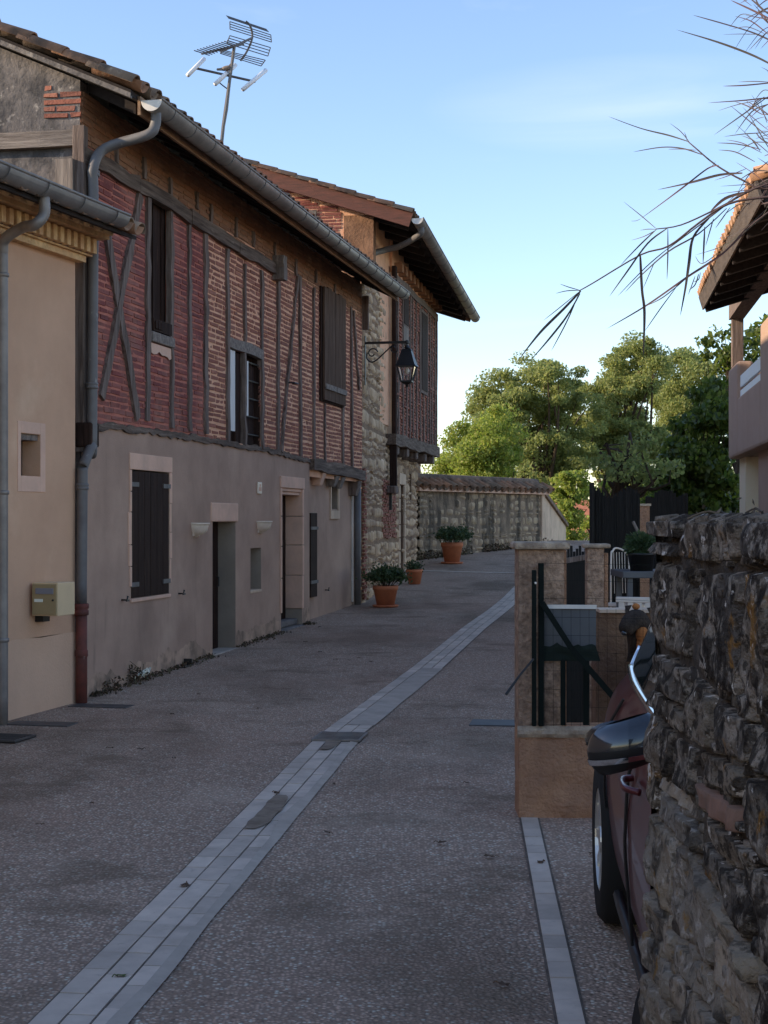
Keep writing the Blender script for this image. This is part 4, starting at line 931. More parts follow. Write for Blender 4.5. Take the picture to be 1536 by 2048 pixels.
# upper floor box
XA, XB, ZT = -1.7, 5.35, 5.80-OZJ
OV = .62; PJ = math.atan(.33)
ex0 = FJ.loc(822, 437, OV); ex1 = FJ.loc(941, 636, OV); XE0, XE1 = ex0[0]-.02, ex1[0]; EZJ = (ex0[1]+.02)
dropx = (ex1[1]-ex0[1])/(XE1-XE0)
def rj(x, b, h): return jl(x, -OV+b*math.cos(PJ)-h*math.sin(PJ), EZJ+dropx*(x-XE0)+b*math.sin(PJ)+h*math.cos(PJ))
rtop = lambda x, y: EZJ+dropx*(x-XE0)+(y+OV)*math.tan(PJ)-.07
def jbox(mb, x0, x1, y0, y1, z0, z1): mb.hexa([jl(x0,y0,z0),jl(x1,y0,z0),jl(x1,y1,z0),jl(x0,y1,z0),jl(x0,y0,z1),jl(x1,y0,z1),jl(x1,y1,z1),jl(x0,y1,z1)]); return mb
def jroom(x0, x1, y0, y1, z0): return MB().hexa([jl(x0,y0,z0),jl(x1,y0,z0),jl(x1,y1,z0),jl(x0,y1,z0),jl(x0,y0,rtop(x0,y0)),jl(x1,y0,rtop(x1,y0)),jl(x1,y1,rtop(x1,y1)),jl(x0,y1,rtop(x0,y1))])
jroom(.0, XB, .004, 3.9, zj0).build('upper_floor_wall', M['mortar'], sh_); jroom(XA, -.001, .05, 3.9, zj0+.2).build('gable_wall', M['mortar'], sh_)
w1 = rect(803, 812, 583, 650, pj); w1b = rect(803, 812, 655, 690, pj); w2 = rect(839, 850, 629, 782, pj)
mb = MB(); bricks(mb, 0.02, XB, zj0+.05, ZT+.05, skip=[w1, w2, w1b], seed=41, prot=.03, lens=(.16,.22,.3), bh=.038); mb.v = [tuple(jl(*p)) for p in mb.v]; mb.build('brick_infill', M['brick'], sh_)
mb = MB(); bricks(mb, 0, .9, ZT-.6, ZT+.9, seed=42); mb.v = [tuple(jl(XA-.002+p[1], .06+p[0]*5, p[2])) for p in mb.v]
mb = MB(); bricks(mb, -3.9, -.55, ZT-.6, ZT+2.4, seed=42, zmax=lambda s: rtop(XA,-s)-.06)
mb.v = [tuple(jl(XA+p[1]-.006, -p[0], p[2])) for p in mb.v]; mb.build('gable_brickwork', M['brick_red'], sh_)
mb = MB(); jbox(mb, XA-.02, XA+.2, .02, .50, zj0+.6, rtop(XA,.02)-.02); mb.build('gable_plaster', M['mortar_or'], sh_)
s_, t_ = FJ.loc(687, 437); mb = MB(); jbox(mb, XA-.03, XA-.005, .95, 1.35, ZT+.5, ZT+.85); mb.build('cement_patch', M['gable'], sh_)
for x in (.06, .5, .95, 1.36, 1.75, 2.15, 2.6, 3.05, 3.5, 3.95, 4.3, 4.65, 5.0, 5.3):
    mb = MB(); timber(mb, (x, zj0), (x+rnd.uniform(-.1, .1), ZT+.05), .085, -.035, .02, 7, .008, int(x*100)); mb.v = [tuple(jl(*p)) for p in mb.v]; mb.build('stud', M['wood'], sh_)
mb = MB(); timber(mb, (.2, zj0+.1), (1.3, ZT-.2), .07, -.03, .02, 7, .008, 77); mb.v = [tuple(jl(*p)) for p in mb.v]; mb.build('brace', M['wood'], sh_)
mb = MB(); timber(mb, (0, ZT+.02), (XB, ZT+.02), .13, -.05, .02, 8, .012, 5); mb.v = [tuple(jl(*p)) for p in mb.v]; mb.build('upper_beam', M['wood'], sh_)
for i in range(12):
    x = .2+i*.45; mb = jbox(MB(), x, x+.16, -.14, .02, ZT+.14, ZT+.30); mb.build('joist_end', M['brick_or'], sh_, bevel=.01)
for w_ in (w1, w2):
    a, b, c, d = w_; jbox(MB(), a-.06, b+.06, -.045, .02, c-.06, d+.06).build('window_frame', M['wood'], sh_); jbox(MB(), a, b, -.055, -.046, c, d).build('shutter', M['shutter'], sh_)
a, b, c, d = w1b; jbox(MB(), a-.04, b+.04, -.05, .02, c, d).build('window_apron', M['wood_grey'], sh_)
# side of the jetty: plaster strip and dark corner post, bottom beam with joists
jbox(MB(), -.06, -.002, -.02, .14, zj0-.05, ZT+.1).build('jetty_cheek', M['plaster'], sh_)
jbox(MB(), -.09, .05, -.075, .0, zj0-.1, ZT+.2).build('corner_post', M['darkwood'], sh_, bevel=.01)
mb = MB(); timber(mb, (-.1, zj0-.02), (XB+.1, zj0-.02), .20, -.07, .25, 10, .02, 4); mb.v = [tuple(jl(*p)) for p in mb.v]; mb.build('jetty_beam', M['wood_h'], sh_)
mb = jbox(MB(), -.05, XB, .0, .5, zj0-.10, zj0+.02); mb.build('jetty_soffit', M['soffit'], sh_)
for i in range(5):
    x = .35+i*1.1; jbox(MB(), x, x+.22, -.03, .3, zj0-.27, zj0-.11).build('jetty_joist', M['wood'], sh_, bevel=.03)
a = ps(773, 860); b = ps(773, 972); mb = MB(); mb.bar((a[0],-.12,a[1]+.2),(b[0],-.12,b[1]),.13,.12,(0,1,0),6,.006); mb.build('boxed_post', M['darkwood'], sh_)
MB().box(b[0]-.2, b[0]+.2, -.19, .0, b[1]-.13, b[1]).build('post_bracket', M['wood'], sh_, bevel=.02)
e = ps(773, 1020); MB().bar((e[0],-.07,e[1]),(e[0],-.07,b[1]-.13),.05,.05,(0,1,0)).build('iron_strut', M['blackmetal'], sh_)
# roof
mb = MB(); canal_tiles(mb, lambda a_, b_, h: rj(XE0+a_, b_, h+.03), XE1-XE0, 4.6, seed=12); mb.build('roof', M['tile'], sh_, True, fix=False)
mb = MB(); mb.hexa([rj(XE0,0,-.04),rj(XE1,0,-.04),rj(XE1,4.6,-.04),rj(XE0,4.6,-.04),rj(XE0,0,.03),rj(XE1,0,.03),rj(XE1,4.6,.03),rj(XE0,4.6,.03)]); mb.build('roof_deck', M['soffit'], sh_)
for i in range(14):
    x = XE0+.3+i*.58; mb = MB()
    if x < XE1-.1: mb.hexa([rj(x,.05,-.15),rj(x+.09,.05,-.15),rj(x+.09,.9,-.15),rj(x,.9,-.15),rj(x,.05,-.045),rj(x+.09,.05,-.045),rj(x+.09,.9,-.045),rj(x,.9,-.045)]); mb.build('rafter_end', M['soffit'], sh_)
mb = MB(); mb.hexa([rj(XE0-.03,-.02,-.16),rj(XE0+.01,-.02,-.16),rj(XE0+.01,4.6,-.16),rj(XE0-.03,4.6,-.16),rj(XE0-.03,-.02,.07),rj(XE0+.01,-.02,.07),rj(XE0+.01,4.6,.07),rj(XE0-.03,4.6,.07)]); mb.build('verge_board', M['barge'], sh_)
mb = MB(); mb.hexa([rj(XE1-.01,-.02,-.10),rj(XE1+.03,-.02,-.10),rj(XE1+.03,4.6,-.10),rj(XE1-.01,4.6,-.10),rj(XE1-.01,-.02,.07),rj(XE1+.03,-.02,.07),rj(XE1+.03,4.6,.07),rj(XE1-.01,4.6,.07)]); mb.build('verge_board', M['fascia'], sh_)
# gutter of the stone house, lying along the eave in the upper floor's axes
ge_ = thing('gutter_axis', None, None)
A, B = jl(XE0+.02, -OV-.10, EZJ-.02), jl(XE1, -OV-.10, EZJ-.02+dropx*(XE1-XE0)); bpy.data.objects.remove(ge_)
ang = math.atan2(B.y-A.y, B.x-A.x); tilt = math.asin((B.z-A.z)/(B-A).length)
gu2 = gutter(sh_, 0, (B-A).length, 0, 0, .095, step=.6)
gu2.location = A; gu2.rotation_euler = (0, -tilt, ang)
p0 = jl(XE0+.3, -OV-.10, EZJ-.10); w0 = FS.l(at(800, 492, 25.0)); w1_ = FS.l(at(770, 500, 25.1)); w2_ = FS.l(at(735, 518, 24.7))
path = [p0, p0+Vector((0,0,-.12)), w0, w1_, w2_, w2_+Vector((-.1,.05,-.6))]
MB().tube(smooth_path(path, 5), .05, 12).build('downpipe', M['pipe'], sh_, True)

# ---- lantern on its bracket
s, z = px(729, 700); base = F1.w(s, -.005, z)
lp = thing('street_lamp', 'black wrought iron wall lantern on a scrolled bracket', 'street lamp', base, F1.rz)
dz_ = lambda v: (VH-v)/FP*22.9+H-base.z
zt = dz_(686); mb = MB(); mb.box(-.025,.025,-.012,.0,dz_(770),dz_(672)); mb.bar((0,-.012,zt),(0,-.64,zt),.035,.035)
def scroll(cx, cz, r0, r1, a0, a1, n=22): return [(0, cx+(r0+(r1-r0)*i/n)*math.cos(a0+(a1-a0)*i/n), cz+(r0+(r1-r0)*i/n)*math.sin(a0+(a1-a0)*i/n)) for i in range(n+1)]
mb.tube(smooth_path([(0,-.04,dz_(705)),(0,-.03,dz_(716)),(0,-.09,dz_(724)),(0,-.17,dz_(721)),(0,-.30,dz_(706)),(0,-.40,dz_(694)),(0,-.46,dz_(690))], 5), .011, 6)
mb.tube(scroll(-.115, dz_(707), .085, .025, 2.9, 2.9-4.8*1.2), .010, 6); mb.tube(scroll(-.44, dz_(698), .065, .02, -2.6, -2.6+5.2), .009, 6)
mb.lathe([(.0,.035),(.035,.02),(.035,-.02),(.0,-.035)], (0,-.64,zt), 10)
mb.build('bracket', M['blackmetal'], lp)
LY = -.64; zc = lambda v: dz_(v)
mb = MB(); mb.tube([(0,LY,zt),(0,LY,zc(697))], .01, 6)
def ring4(r, z): return [(-r,LY-r,z),(r,LY-r,z),(r,LY+r,z),(-r,LY+r,z)]
def frus(mb, a, za, b, zb): mb.hexa(ring4(a, za)+ring4(b, zb))
frus(mb, .135, zc(731), .07, zc(703)); frus(mb, .15, zc(734.5), .14, zc(731.2)); frus(mb, .075, zc(702.8), .06, zc(700)); mb.lathe([(.02,0),(.045,.02),(.03,.05),(.0,.07)], (0,LY,zc(700)), 8)
mb.build('lantern_cap', M['blackmetal'], lp)
mb = MB(); T_, Bq = .125, .075; zt_, zb_ = zc(734.7), zc(764)
for sx in (-1, 1):
    for sy in (-1, 1): mb.bar((sx*T_, LY+sy*T_, zt_), (sx*Bq, LY+sy*Bq, zb_), .018, .018)
frus(mb, .085, zc(766), .085, zc(763)); frus(mb, .04, zc(770), .07, zc(766.2)); mb.lathe([(0,-.05),(.02,-.04),(.025,-.02),(.012,0)], (0,LY,zc(769.5)), 8)
mb.build('lantern_frame', M['blackmetal'], lp)
mb = MB()
for k in range(4):
    a, b = [(-1,-1),(1,-1),(1,1),(-1,1)][k], [(1,-1),(1,1),(-1,1),(-1,-1)][k]
    mb.add([(a[0]*Bq*.95, LY+a[1]*Bq*.95, zb_+.005),(b[0]*Bq*.95, LY+b[1]*Bq*.95, zb_+.005),(b[0]*T_*.95, LY+b[1]*T_*.95, zt_-.005),(a[0]*T_*.95, LY+a[1]*T_*.95, zt_-.005)], [(0,1,2,3)])
mb.build('glass_panes', M['lampglass'], lp)
mb = MB(); mb.lathe([(0,-.11),(.03,-.09),(.035,-.05),(.018,0)], (0,LY,zt_-.01), 10); mb.build('bulb', M['whiteplastic'], lp, True)

# ---- antenna and dove
AY = 17.0; P = lambda x, y, dY=0: at(370+x/7.316, 20+y/7.316, AY+dY)
yb = 16.4; rb = F1.l(at(443, 300, yb)); zroof = roofz(rb.y)
ab = F1.w(rb.x, rb.y, zroof+.02)
an = thing('tv_antenna', 'roof aerial with comb yagi and four white dipoles on a bent mast', 'antenna', ab)
q_ = lambda x, y, dY=0: P(x, y, dY)-ab
top = q_(722, 530)
MB().tube([(0,0,0), q_(530,2000), q_(560,1700), q_(600,1450), q_(650,1050), q_(690,760), top], [.02,.02,.02,.024,.018,.018,.018], 8).build('mast', M['ant'], an)
MB().tube([q_(150,850,-.1), q_(1030,1050,.1)], .014, 8).build('cross_arm', M['ant'], an)
for (x0_, y0_, x1_, y1_, m0, m1) in ((40,955,280,715,-.1,-.1),(440,1085,740,805,0,.02),(845,1165,1185,880,.1,.1)):
    MB().tube([q_(x0_,y0_,m0-.12), q_((x0_+x1_)/2,(y0_+y1_)/2,m0), q_(x1_,y1_,m1+.12)], .025, 8).build('white_dipole', M['antwhite'], an, True)
mb = MB(); mb.tube([q_(245,640,-.35), q_(720,530,0), q_(980,410,.25)], .013, 6); mb.tube([q_(520,610,-.1), q_(700,540,.0), q_(860,500,.1)], .010, 6)
for i in range(12):
    t = i/11; cx_, cy_ = 245+(700-245)*t, 640-(640-480)*t; dY = -.35+.3*t; k = 1-.25*t
    mb.tube([q_(cx_-115*k, cy_-48*k, dY-.05), q_(cx_+115*k, cy_+25*k, dY+.05)], .006, 5)
mb.build('yagi', M['ant'], an)
mb = MB(); fr_ = lambda a, b, c, d, n: [mb.tube([Vector(a).lerp(Vector(d), i/(n-1)), Vector(b).lerp(Vector(c), i/(n-1))], .0055, 5) for i in range(n)]+[mb.tube([a, d], .006, 5), mb.tube([b, c], .006, 5)]
fr_(q_(655,170,.1), q_(1255,365,.4), q_(1265,470,.4), q_(658,280,.1), 4); fr_(q_(655,375,.05), q_(1250,550,.35), q_(1212,675,.35), q_(612,490,.05), 4)
fr_(q_(560,590,.0), q_(1175,735,.3), q_(1112,820,.3), q_(515,635,.0), 4)
mb.poly_prism([q_(598,75,.05), q_(1190,275,.35), q_(1230,322,.35), q_(635,122,.05)], (0,.012,0))
mb.tube(smooth_path([q_(890,165,.2), q_(955,235,.22), q_(985,400,.25), q_(910,600,.2), q_(815,740,.15)], 4), .012, 6); mb.build('reflector_grid', M['ant'], an)
mb = MB(); mb.tube(smooth_path([q_(500,1060), q_(560,1110), q_(615,1150)], 4), .007, 5); mb.build('cable', M['carblack'], an)
# dove: one skinned body
def skinned(name, verts, edges, radii, m, parent, sub=2, loc=None):
    me = bpy.data.meshes.new(name); me.from_pydata([tuple(v) for v in verts], edges, []); o = bpy.data.objects.new(name, me); COL.objects.link(o)
    me.materials.append(m)
    if parent: o.parent = parent
    o.modifiers.new('skin', 'SKIN')
    for i, r_ in enumerate(radii): 
        rr = r_ if isinstance(r_, tuple) else (r_, r_); me.skin_vertices[0].data[i].radius = rr
    me.skin_vertices[0].data[0].use_root = True
    ss = o.modifiers.new('sub', 'SUBSURF'); ss.levels = sub; ss.render_levels = sub
    # bake the modifiers into the mesh
    dg = bpy.context.evaluated_depsgraph_get(); ev = o.evaluated_get(dg); nm = bpy.data.meshes.new_from_object(ev); o.modifiers.clear(); o.data = nm
    nm.polygons.foreach_set('use_smooth', [True]*len(nm.polygons))
    if not nm.materials: nm.materials.append(m)
    return o
bl = P(600, 905)
dv = thing('dove', 'grey brown dove perched on the aerial dipole', 'bird', bl)
d_ = lambda x, y, k=0: P(x, y, k)-bl
skinned('body', [d_(600,860), d_(650,835), d_(662,805), d_(655,790), d_(560,862), d_(520,868), d_(460,870)], [(0,1),(1,2),(2,3),(0,4),(4,5),(5,6)],
    [(.028,.03),(.022,.024),.011,.010,(.022,.022),(.010,.016),(.005,.014)], M['dove'], dv)
mb = MB(); mb.tube([d_(655,790), d_(676,797)], [.004,.001], 5); mb.build('beak', M['blackmetal'], dv)
mb = MB(); [mb.tube([d_(x, 885), d_(x+3, 915)], .0035, 5) for x in (602, 620)]; mb.build('feet', M['castred'], dv)

# ================================================================== END WALL
FE = Fr(.74, 31.8, .655); OZE = FE.O.z
ew = frthing(FE, 'end_wall', 'old lichened rubble wall with a canal tile cap closing the street', 'wall')
LE = FE.loc(1087, 1000)[0]; ZE = 2.33-OZE
mb = MB(); mb.grid(lambda u, v: (LE*u, -.0+.01*nz3(u*30, v*9), -.3+(ZE+.3)*v), 40, 10); mb.add([(0,.35,-.3),(LE,.35,-.3),(LE,.35,ZE),(0,.35,ZE)], [(0,1,2,3)]); mb.build('mortar_bed', M['mortar_dk'], ew, True)
mb = MB(); stones(mb, wallpos, -.05, LE-.1, -.1, ZE-.04, (.06,.23), (.08,.44), .028, 4, .013, 51, wave=.10, skip=lambda s, z: nz3(s*1.5, z*2, 7) > .42); mb.build('stonework', M['stone_dk'], ew, True, fix=False)
mb = MB(); mb.box(LE-.16, LE, -.05, .4, -.3, ZE-.05); mb.build('end_pier', M['plaster'], ew, bevel=.02)
CPT = math.atan(.7)
mb = MB(); n = int((LE+.3)/.26)
canal_tiles(mb, lambda a, b, h: (-.2+a-b*.25, -.12+b*math.cos(CPT)-h*math.sin(CPT), ZE+.0+b*math.sin(CPT)+h*math.cos(CPT)), LE+.35, .30, .27, .40, 14, .10)
canal_tiles(mb, lambda a, b, h: (-.2+a, .55-b*math.cos(CPT)+h*math.sin(CPT), ZE+.0+b*math.sin(CPT)+h*math.cos(CPT)), LE+.35, .42, .24, .40, 15, .10)
mb.tube([(-.2+i*.3, .17, ZE+.24) for i in range(int((LE+.4)/.3)+1)], .085, 8); mb.build('tile_cap', M['tile'], ew, True, fix=False)
mb = MB(); mb.box(-.2, LE+.1, -.12, .46, ZE-.05, ZE+.02); mb.poly_prism([(-.2,-.1,ZE+.021),(-.2,.45,ZE+.021),(-.2,.17,ZE+.16)], (LE+.25,0,0)); mb.build('cap_bedding', M['palestone'], ew)
c0 = FE.w(LE, .1, 0); c1 = at(1132, 1050, 40.5)
fr2 = Fr(c0.x, c0.y, (c1.x-c0.x)/(c1.y-c0.y)); L2 = fr2.l(c1).x
rw = frthing(fr2, 'return_wall', 'short pale plastered wall with sloping coping behind the rubble wall end', 'wall')
za, zb2 = 2.40-fr2.O.z, 1.50-fr2.O.z
MB().hexa([(.05,0,-1.5),(L2,0,-1.5),(L2,.3,-1.5),(.05,.3,-1.5),(.05,0,za),(L2,0,zb2),(L2,.3,zb2),(.05,.3,za)]).build('wall', M['plaster'], rw)
MB().hexa([(.0,-.06,za),(L2+.05,-.06,zb2),(L2+.05,.36,zb2),(.0,.36,za),(.0,-.06,za+.1),(L2+.05,-.06,zb2+.1),(L2+.05,.36,zb2+.1),(.0,.36,za+.1)]).build('coping', M['tile'], rw)
# moss and weeds at its foot
C = []; g_ = np.random.default_rng(5)
for i in range(1600):
    s = g_.uniform(-.3, LE); q2 = FE.w(s, -abs(g_.normal(0, .10)), 0)
    if nz3(s*1.1, 2) > -.15: C.append((q2.x, q2.y, gz(q2.y)+g_.uniform(0,1)**2*.16))
for i in range(500):
    q2 = FS.w(LS-abs(g_.normal(0,.4)), -abs(g_.normal(0,.1)), 0); C.append((q2.x, q2.y, gz(q2.y)+g_.uniform(0,1)**2*.2))
tag(leafmesh('wall_foot_weeds', C, .03, M['weed'], None, 9, .5), kind='stuff')

# ================================================================== PLANT POTS
def pot(label, u, v, w_, h_, fw, fh, n, seed, saucer=True, ls=.03, lift=0.0):
    p = ground(u, v); t = thing('potted_plant', label, 'potted plant', p, 0, 'terracotta pots along the street'); r = w_/2; z = .0
    if saucer: MB().lathe([(0,.002),(r*.95,.002),(r*1.05,.03),(r*.98,.035),(r*.9,.02),(0,.02)], n=26).build('saucer', M['terracotta'], t, True); z = .021
    MB().lathe([(0,z),(r*.68,z),(r*.93,z+h_*.78),(r*1.0,z+h_*.79),(r*1.02,z+h_),(r*.9,z+h_),(r*.88,z+h_*.86),(0,z+h_*.86)], n=28).build('pot', M['terracotta'], t, True)
    MB().lathe([(0,z+h_*.90),(r*.87,z+h_*.90)], n=20).build('soil', M['soil'], t)
    C = []; g = np.random.default_rng(seed); stems = MB()
    for i in range(26):
        a, d = g.uniform(0, 6.28), g.uniform(.1, 1)**.6; tip = Vector((fw/2*d*math.cos(a), fw/2*d*math.sin(a), z+h_+fh*(1-.45*d*d)*g.uniform(.6, 1)))
        b0 = Vector((r*.4*d*math.cos(a), r*.4*d*math.sin(a), z+h_*.9)); m_ = b0.lerp(tip, .55)+Vector((0,0,fh*.15)); stems.tube([b0, m_, tip], [.006,.005,.002], 4)
        for k in range(n//26):
            q = m_.lerp(tip, g.uniform(-.3, 1.02)); C.append((q.x+g.normal(0,.045*fw/.5), q.y+g.normal(0,.045*fw/.5), q.z+g.normal(0,.04)))
    stems.build('stems', M['bark'], t); leafmesh('foliage', C, ls, M['leaf_pot'], t, seed, .5)
    return t
pot('terracotta pot on a saucer with loose grey green shrub at the stone wall corner', 771, 1214, .37, .29, .58, .30, 1500, 1)
pot('small terracotta pot without saucer beside the arched stone doorway', 829, 1168, .29, .25, .34, .12, 500, 2, False, .02)
pot('large terracotta pot with dome of dark green shrub in front of the rubble wall', 904, 1127, .44, .40, .72, .34, 2600, 3, True, .028)
# ================================================================== RIGHT: GATE PILLARS, LOW WALL, GARDEN
p0 = ground(1038, 1636); YW = p0.y; XW = p0.x; zg = gz(YW)
lw_ = thing('low_stucco_wall', 'low orange stucco garden wall with pale mortar ledge behind the dark red car', 'wall', (XW, YW, zg))
hw = .46; r = random.Random(2)
def stuc(mb, x0, x1, y0, y1, z0, z1, k=14, amp=.012):
    def face(o, a, b, nrm, na, nb):
        o, a, b, nrm = Vector(o), Vector(a), Vector(b), Vector(nrm)
        mb.grid(lambda u, v: tuple(o+a*u+b*v+nrm*(amp*(nz3((o+a*u+b*v).x*9+3, (o+a*u+b*v).z*9, (o+a*u+b*v).y*9))*(1 if 0 < u < 1 and 0 < v < 1 else .3))), na, nb)
    X, Y_, Z = x1-x0, y1-y0, z1-z0
    face((x0,y0,z0),(X,0,0),(0,0,Z),(0,-1,0), max(4,int(X*k*2)), max(4,int(Z*k*2))); face((x0,y1,z0),(0,-Y_,0),(0,0,Z),(-1,0,0), max(3,int(Y_*k*2)), max(4,int(Z*k*2)))
    face((x1,y0,z0),(0,Y_,0),(0,0,Z),(1,0,0), max(3,int(Y_*k*2)), max(4,int(Z*k*2))); face((x1,y1,z0),(-X,0,0),(0,0,Z),(0,1,0), 4, 4); face((x0,y0,z1),(X,0,0),(0,Y_,0),(0,0,1), max(4,int(X*k)), 4)
mb = MB(); stuc(mb, 0, 2.6, 0, .24, -.15, hw, 14, .022); mb.build('wall', M['stucco'], lw_, fix=False)
mb = MB(); mb.grid(lambda u, v: (-.01+2.62*u, -.012-.012*nz3(u*40, v*3)-.02*(1-abs(2*v-1)), hw-.045+.06*v+.012*nz3(u*25, 7)), 90, 3); mb.build('ledge', M['coping'], lw_, fix=False)
gp_ = thing('gate_pillar', 'nearer roughcast gate pillar with mossy stone cap on the low stucco wall', 'pillar', (XW, YW, zg+hw))
PH = 1.40-hw
mb = MB(); stuc(mb, .0, .235, .02, .26, -.01, PH-.02, 16, .012); mb.build('shaft', M['stucco_rough'], gp_, fix=False)
mb = MB(); mb.box(.236, .25, .05, .255, 0, PH-.021); mb.build('lit_edge', M['stucco'], gp_)  # orange strip puts the pillar's lit side into the colour
MB().box(-.025, .262, -.02, .29, PH-.018, PH+.02).build('cap', M['coping'], gp_, bevel=.012)
Y2 = 9.7; q0 = at(1175, 1097, Y2); gz2 = gz(Y2)
g2 = thing('gate_pillar', 'narrower orange gate pillar standing further back in the garden entrance', 'pillar', (q0.x, Y2, gz2))
ph2 = q0.z-gz2
mb = MB(); stuc(mb, .0, .105, 0, .12, -.05, ph2, 10, .008); mb.build('shaft', M['stucco_rough'], g2, fix=False)
mb = MB(); mb.box(.112, .135, .03, .13, 0, ph2-.03); mb.box(.1053, .1115, .06, .1, 0, ph2-.05); mb.build('lit_edge', M['stucco'], g2)  # lit edge of the farther pillar, painted as an orange strip
MB().box(-.02, .145, -.02, .15, ph2+.002, ph2+.03).build('cap', M['coping'], g2, bevel=.01)
# green wire fence on the low wall
fx = lambda u, Y=YW-.03: at(u, 1040, Y).x
YF = YW-.035; zt_ = lambda v: at(768, v, YF).z
ft = thing('wire_fence', 'dark green wire mesh gate panel with post and slanting braces fixed to the near pillar', 'fence', (fx(1066), YF, zg+hw))
O_ = Vector((fx(1066), YF, zg+hw)); fp = lambda u, v, dy=0: at(u, v, YF+dy)-O_
mb = MB(); mb.bar(fp(1068,1452), fp(1068,1140), .022, .03, (0,1,0)); mb.bar(fp(1082,1452,.02), fp(1082,1126,.02), .028, .03, (0,1,0)); mb.build('post', M['fgreen'], ft, bevel=.004)
MB().tube([fp(1070,1166,-.022), fp(1072,1166,-.026)], .006, 8).build('bolt', M['zinc_pale'], ft)
mb = MB(); mb.bar(fp(1084,1205,-.02), fp(1142,1296,-.02), .028, .02, (0,1,0)); mb.bar(fp(1142,1296,-.02), fp(1236,1405,-.02), .03, .02, (0,1,0)); mb.build('brace', M['fgreen'], ft)
mb = MB(); mb.bar(fp(1126,1450,.02), fp(1126,1320,.02), .024, .02, (0,1,0)); mb.bar(fp(1172,1450,.05), fp(1172,1320,.05), .03, .02, (0,1,0)); mb.build('stake', M['fgreen'], ft)
mb = MB()
for v in range(1126, 1452, 36): mb.tube([fp(1072,v,-.005), fp(1180,v+2*math.sin(v),-.006), fp(1300,v+4,-.005)], .0011, 4)
for u in range(1088, 1300, 18): mb.tube([fp(u,1216+(u % 3),-.003), fp(u+1,1452,-.003)], .0010, 4)
mb.build('wire_mesh', M['fgreen'], ft)
MB().grid(lambda u, v: tuple(fp(1085+u*107, 1216+v*100, .05-.01*nz3(u*3,v*3))), 8, 6).build('grey_sheet', M['greysheet'], ft, True, fix=False)
MB().bar(fp(1083,1213,.045), fp(1193,1214,.045), .02, .015, (0,1,0)).build('sheet_top_rail', M['zinc_pale'], ft)
MB().grid(lambda u, v: tuple(fp(1079+u*(112+10*v), 1318-(1-v)*(27+9*nz3(u*5,2)+5*nz3(u*14,5))+4*v, .035+.01*nz3(u*4,v*4))), 16, 6).build('green_tarp', M['tarp'], ft, True, fix=False)
st_ = thing('stick', 'thin dark stick poking out beside the near gate pillar', 'stick', at(1067, 1318, YF-.05)); mb = MB()
mb.tube([(0,0,0), at(1040,1350,YF-.1)-at(1067,1318,YF-.05), at(1012,1389,YF-.15)-at(1067,1318,YF-.05)], [.006,.006,.008], 6); mb.build('shaft', M['blackmetal'], st_)
# brown garden wall with white ledge, farther in
YG = 8.9; o_ = at(1192, 1226, YG); gw = thing('garden_wall', 'low brown garden wall with a pale top ledge behind the wire fence', 'wall', (o_.x, YG, gz(YG)))
mb = MB(); stuc(mb, 0, 1.3, 0, .2, -.1, o_.z-gz(YG), 10, .012); mb.build('wall', M['haybale'], gw, fix=False)
MB().box(.02, 1.3, -.02, .22, o_.z-gz(YG)+.002, o_.z-gz(YG)+.02).build('ledge', M['plaster'], gw)
# sloping dark planter bank between pillars
YB = 10.6; a_ = at(1128, 1112, YB); hb = thing('board_fence', 'dark slatted garden fence with a raised sloping top rail between the pillars', 'fence', (a_.x, YB, gz(YB)))
w_ = at(1185, 1100, YB).x-a_.x; h1, h2 = a_.z-gz(YB)-.02, at(1185, 1105, YB).z-gz(YB)
mb = MB(); mb.hexa([(0,0,-.1),(w_,0,-.1),(w_,.04,-.1),(0,.04,-.1),(0,0,h1-.04),(w_,0,h2-.04),(w_,.04,h2-.04),(0,.04,h1-.04)]); mb.build('panel', M['screen'], hb)
MB().bar((-.02,.02,h1-.02),(w_+.02,.02,h2-.02),.05,.035).build('top_rail', M['wood'], hb)
mb = MB()
for i in range(9): x = .01+i*.02; mb.box(x, x+.017, .06, .07, -.05, h1+.05+.02*((i*7) % 3))
mb.build('slats', M['screen'], hb)
# tall black screening
YS = 12.5; s0_ = at(1183, 985, YS); sc1 = thing('garden_screen', 'tall black brushwood garden screen with a wavy top beside the rough grey wall', 'screen', (s0_.x, YS, gz(YS)))
sw = at(1281, 985, YS).x-s0_.x; shh = s0_.z-gz(YS)
def scr(t, w_, h_, seed, n=40, th=.03):
    mb = MB(); r = random.Random(seed)
    for i in range(n):
        x0_, x1_ = w_*i/n, w_*(i+1)/n-.002; top = h_+.035*math.sin(i/n*9+seed)+r.uniform(-.02,.02); yy = r.uniform(0,.012)
        mb.box(x0_, x1_, yy, yy+th, -.1, top)
    return mb.build('brushwood', M['screen'], t)
scr(sc1, sw, shh, 1); mb = MB(); mb.tube([(0,-.02,-.1),(0,-.02,shh+.08)], .02, 8); mb.build('post', M['screen'], sc1)
YS2 = 14.5; s2_ = at(1292, 992, YS2); sc2 = thing('garden_screen', 'shorter black garden screen further back behind the orange garden post', 'screen', (s2_.x, YS2, gz(YS2))); scr(sc2, .40, s2_.z-gz(YS2)+.03, 4, 14)
YP_ = 13.0; pp = at(1279, 1012, YP_); gp3 = thing('garden_post', 'orange rendered post between the two black screens', 'post', (pp.x, YP_, gz(YP_)))
mb = MB(); stuc(mb, 0, .085, 0, .09, -.05, pp.z-gz(YP_), 8, .006); mb.build('shaft', M['stucco'], gp3, fix=False); MB().box(-.012,.097,-.012,.102,pp.z-gz(YP_)+.001,pp.z-gz(YP_)+.02).build('cap', M['coping'], gp3)
mb = MB()
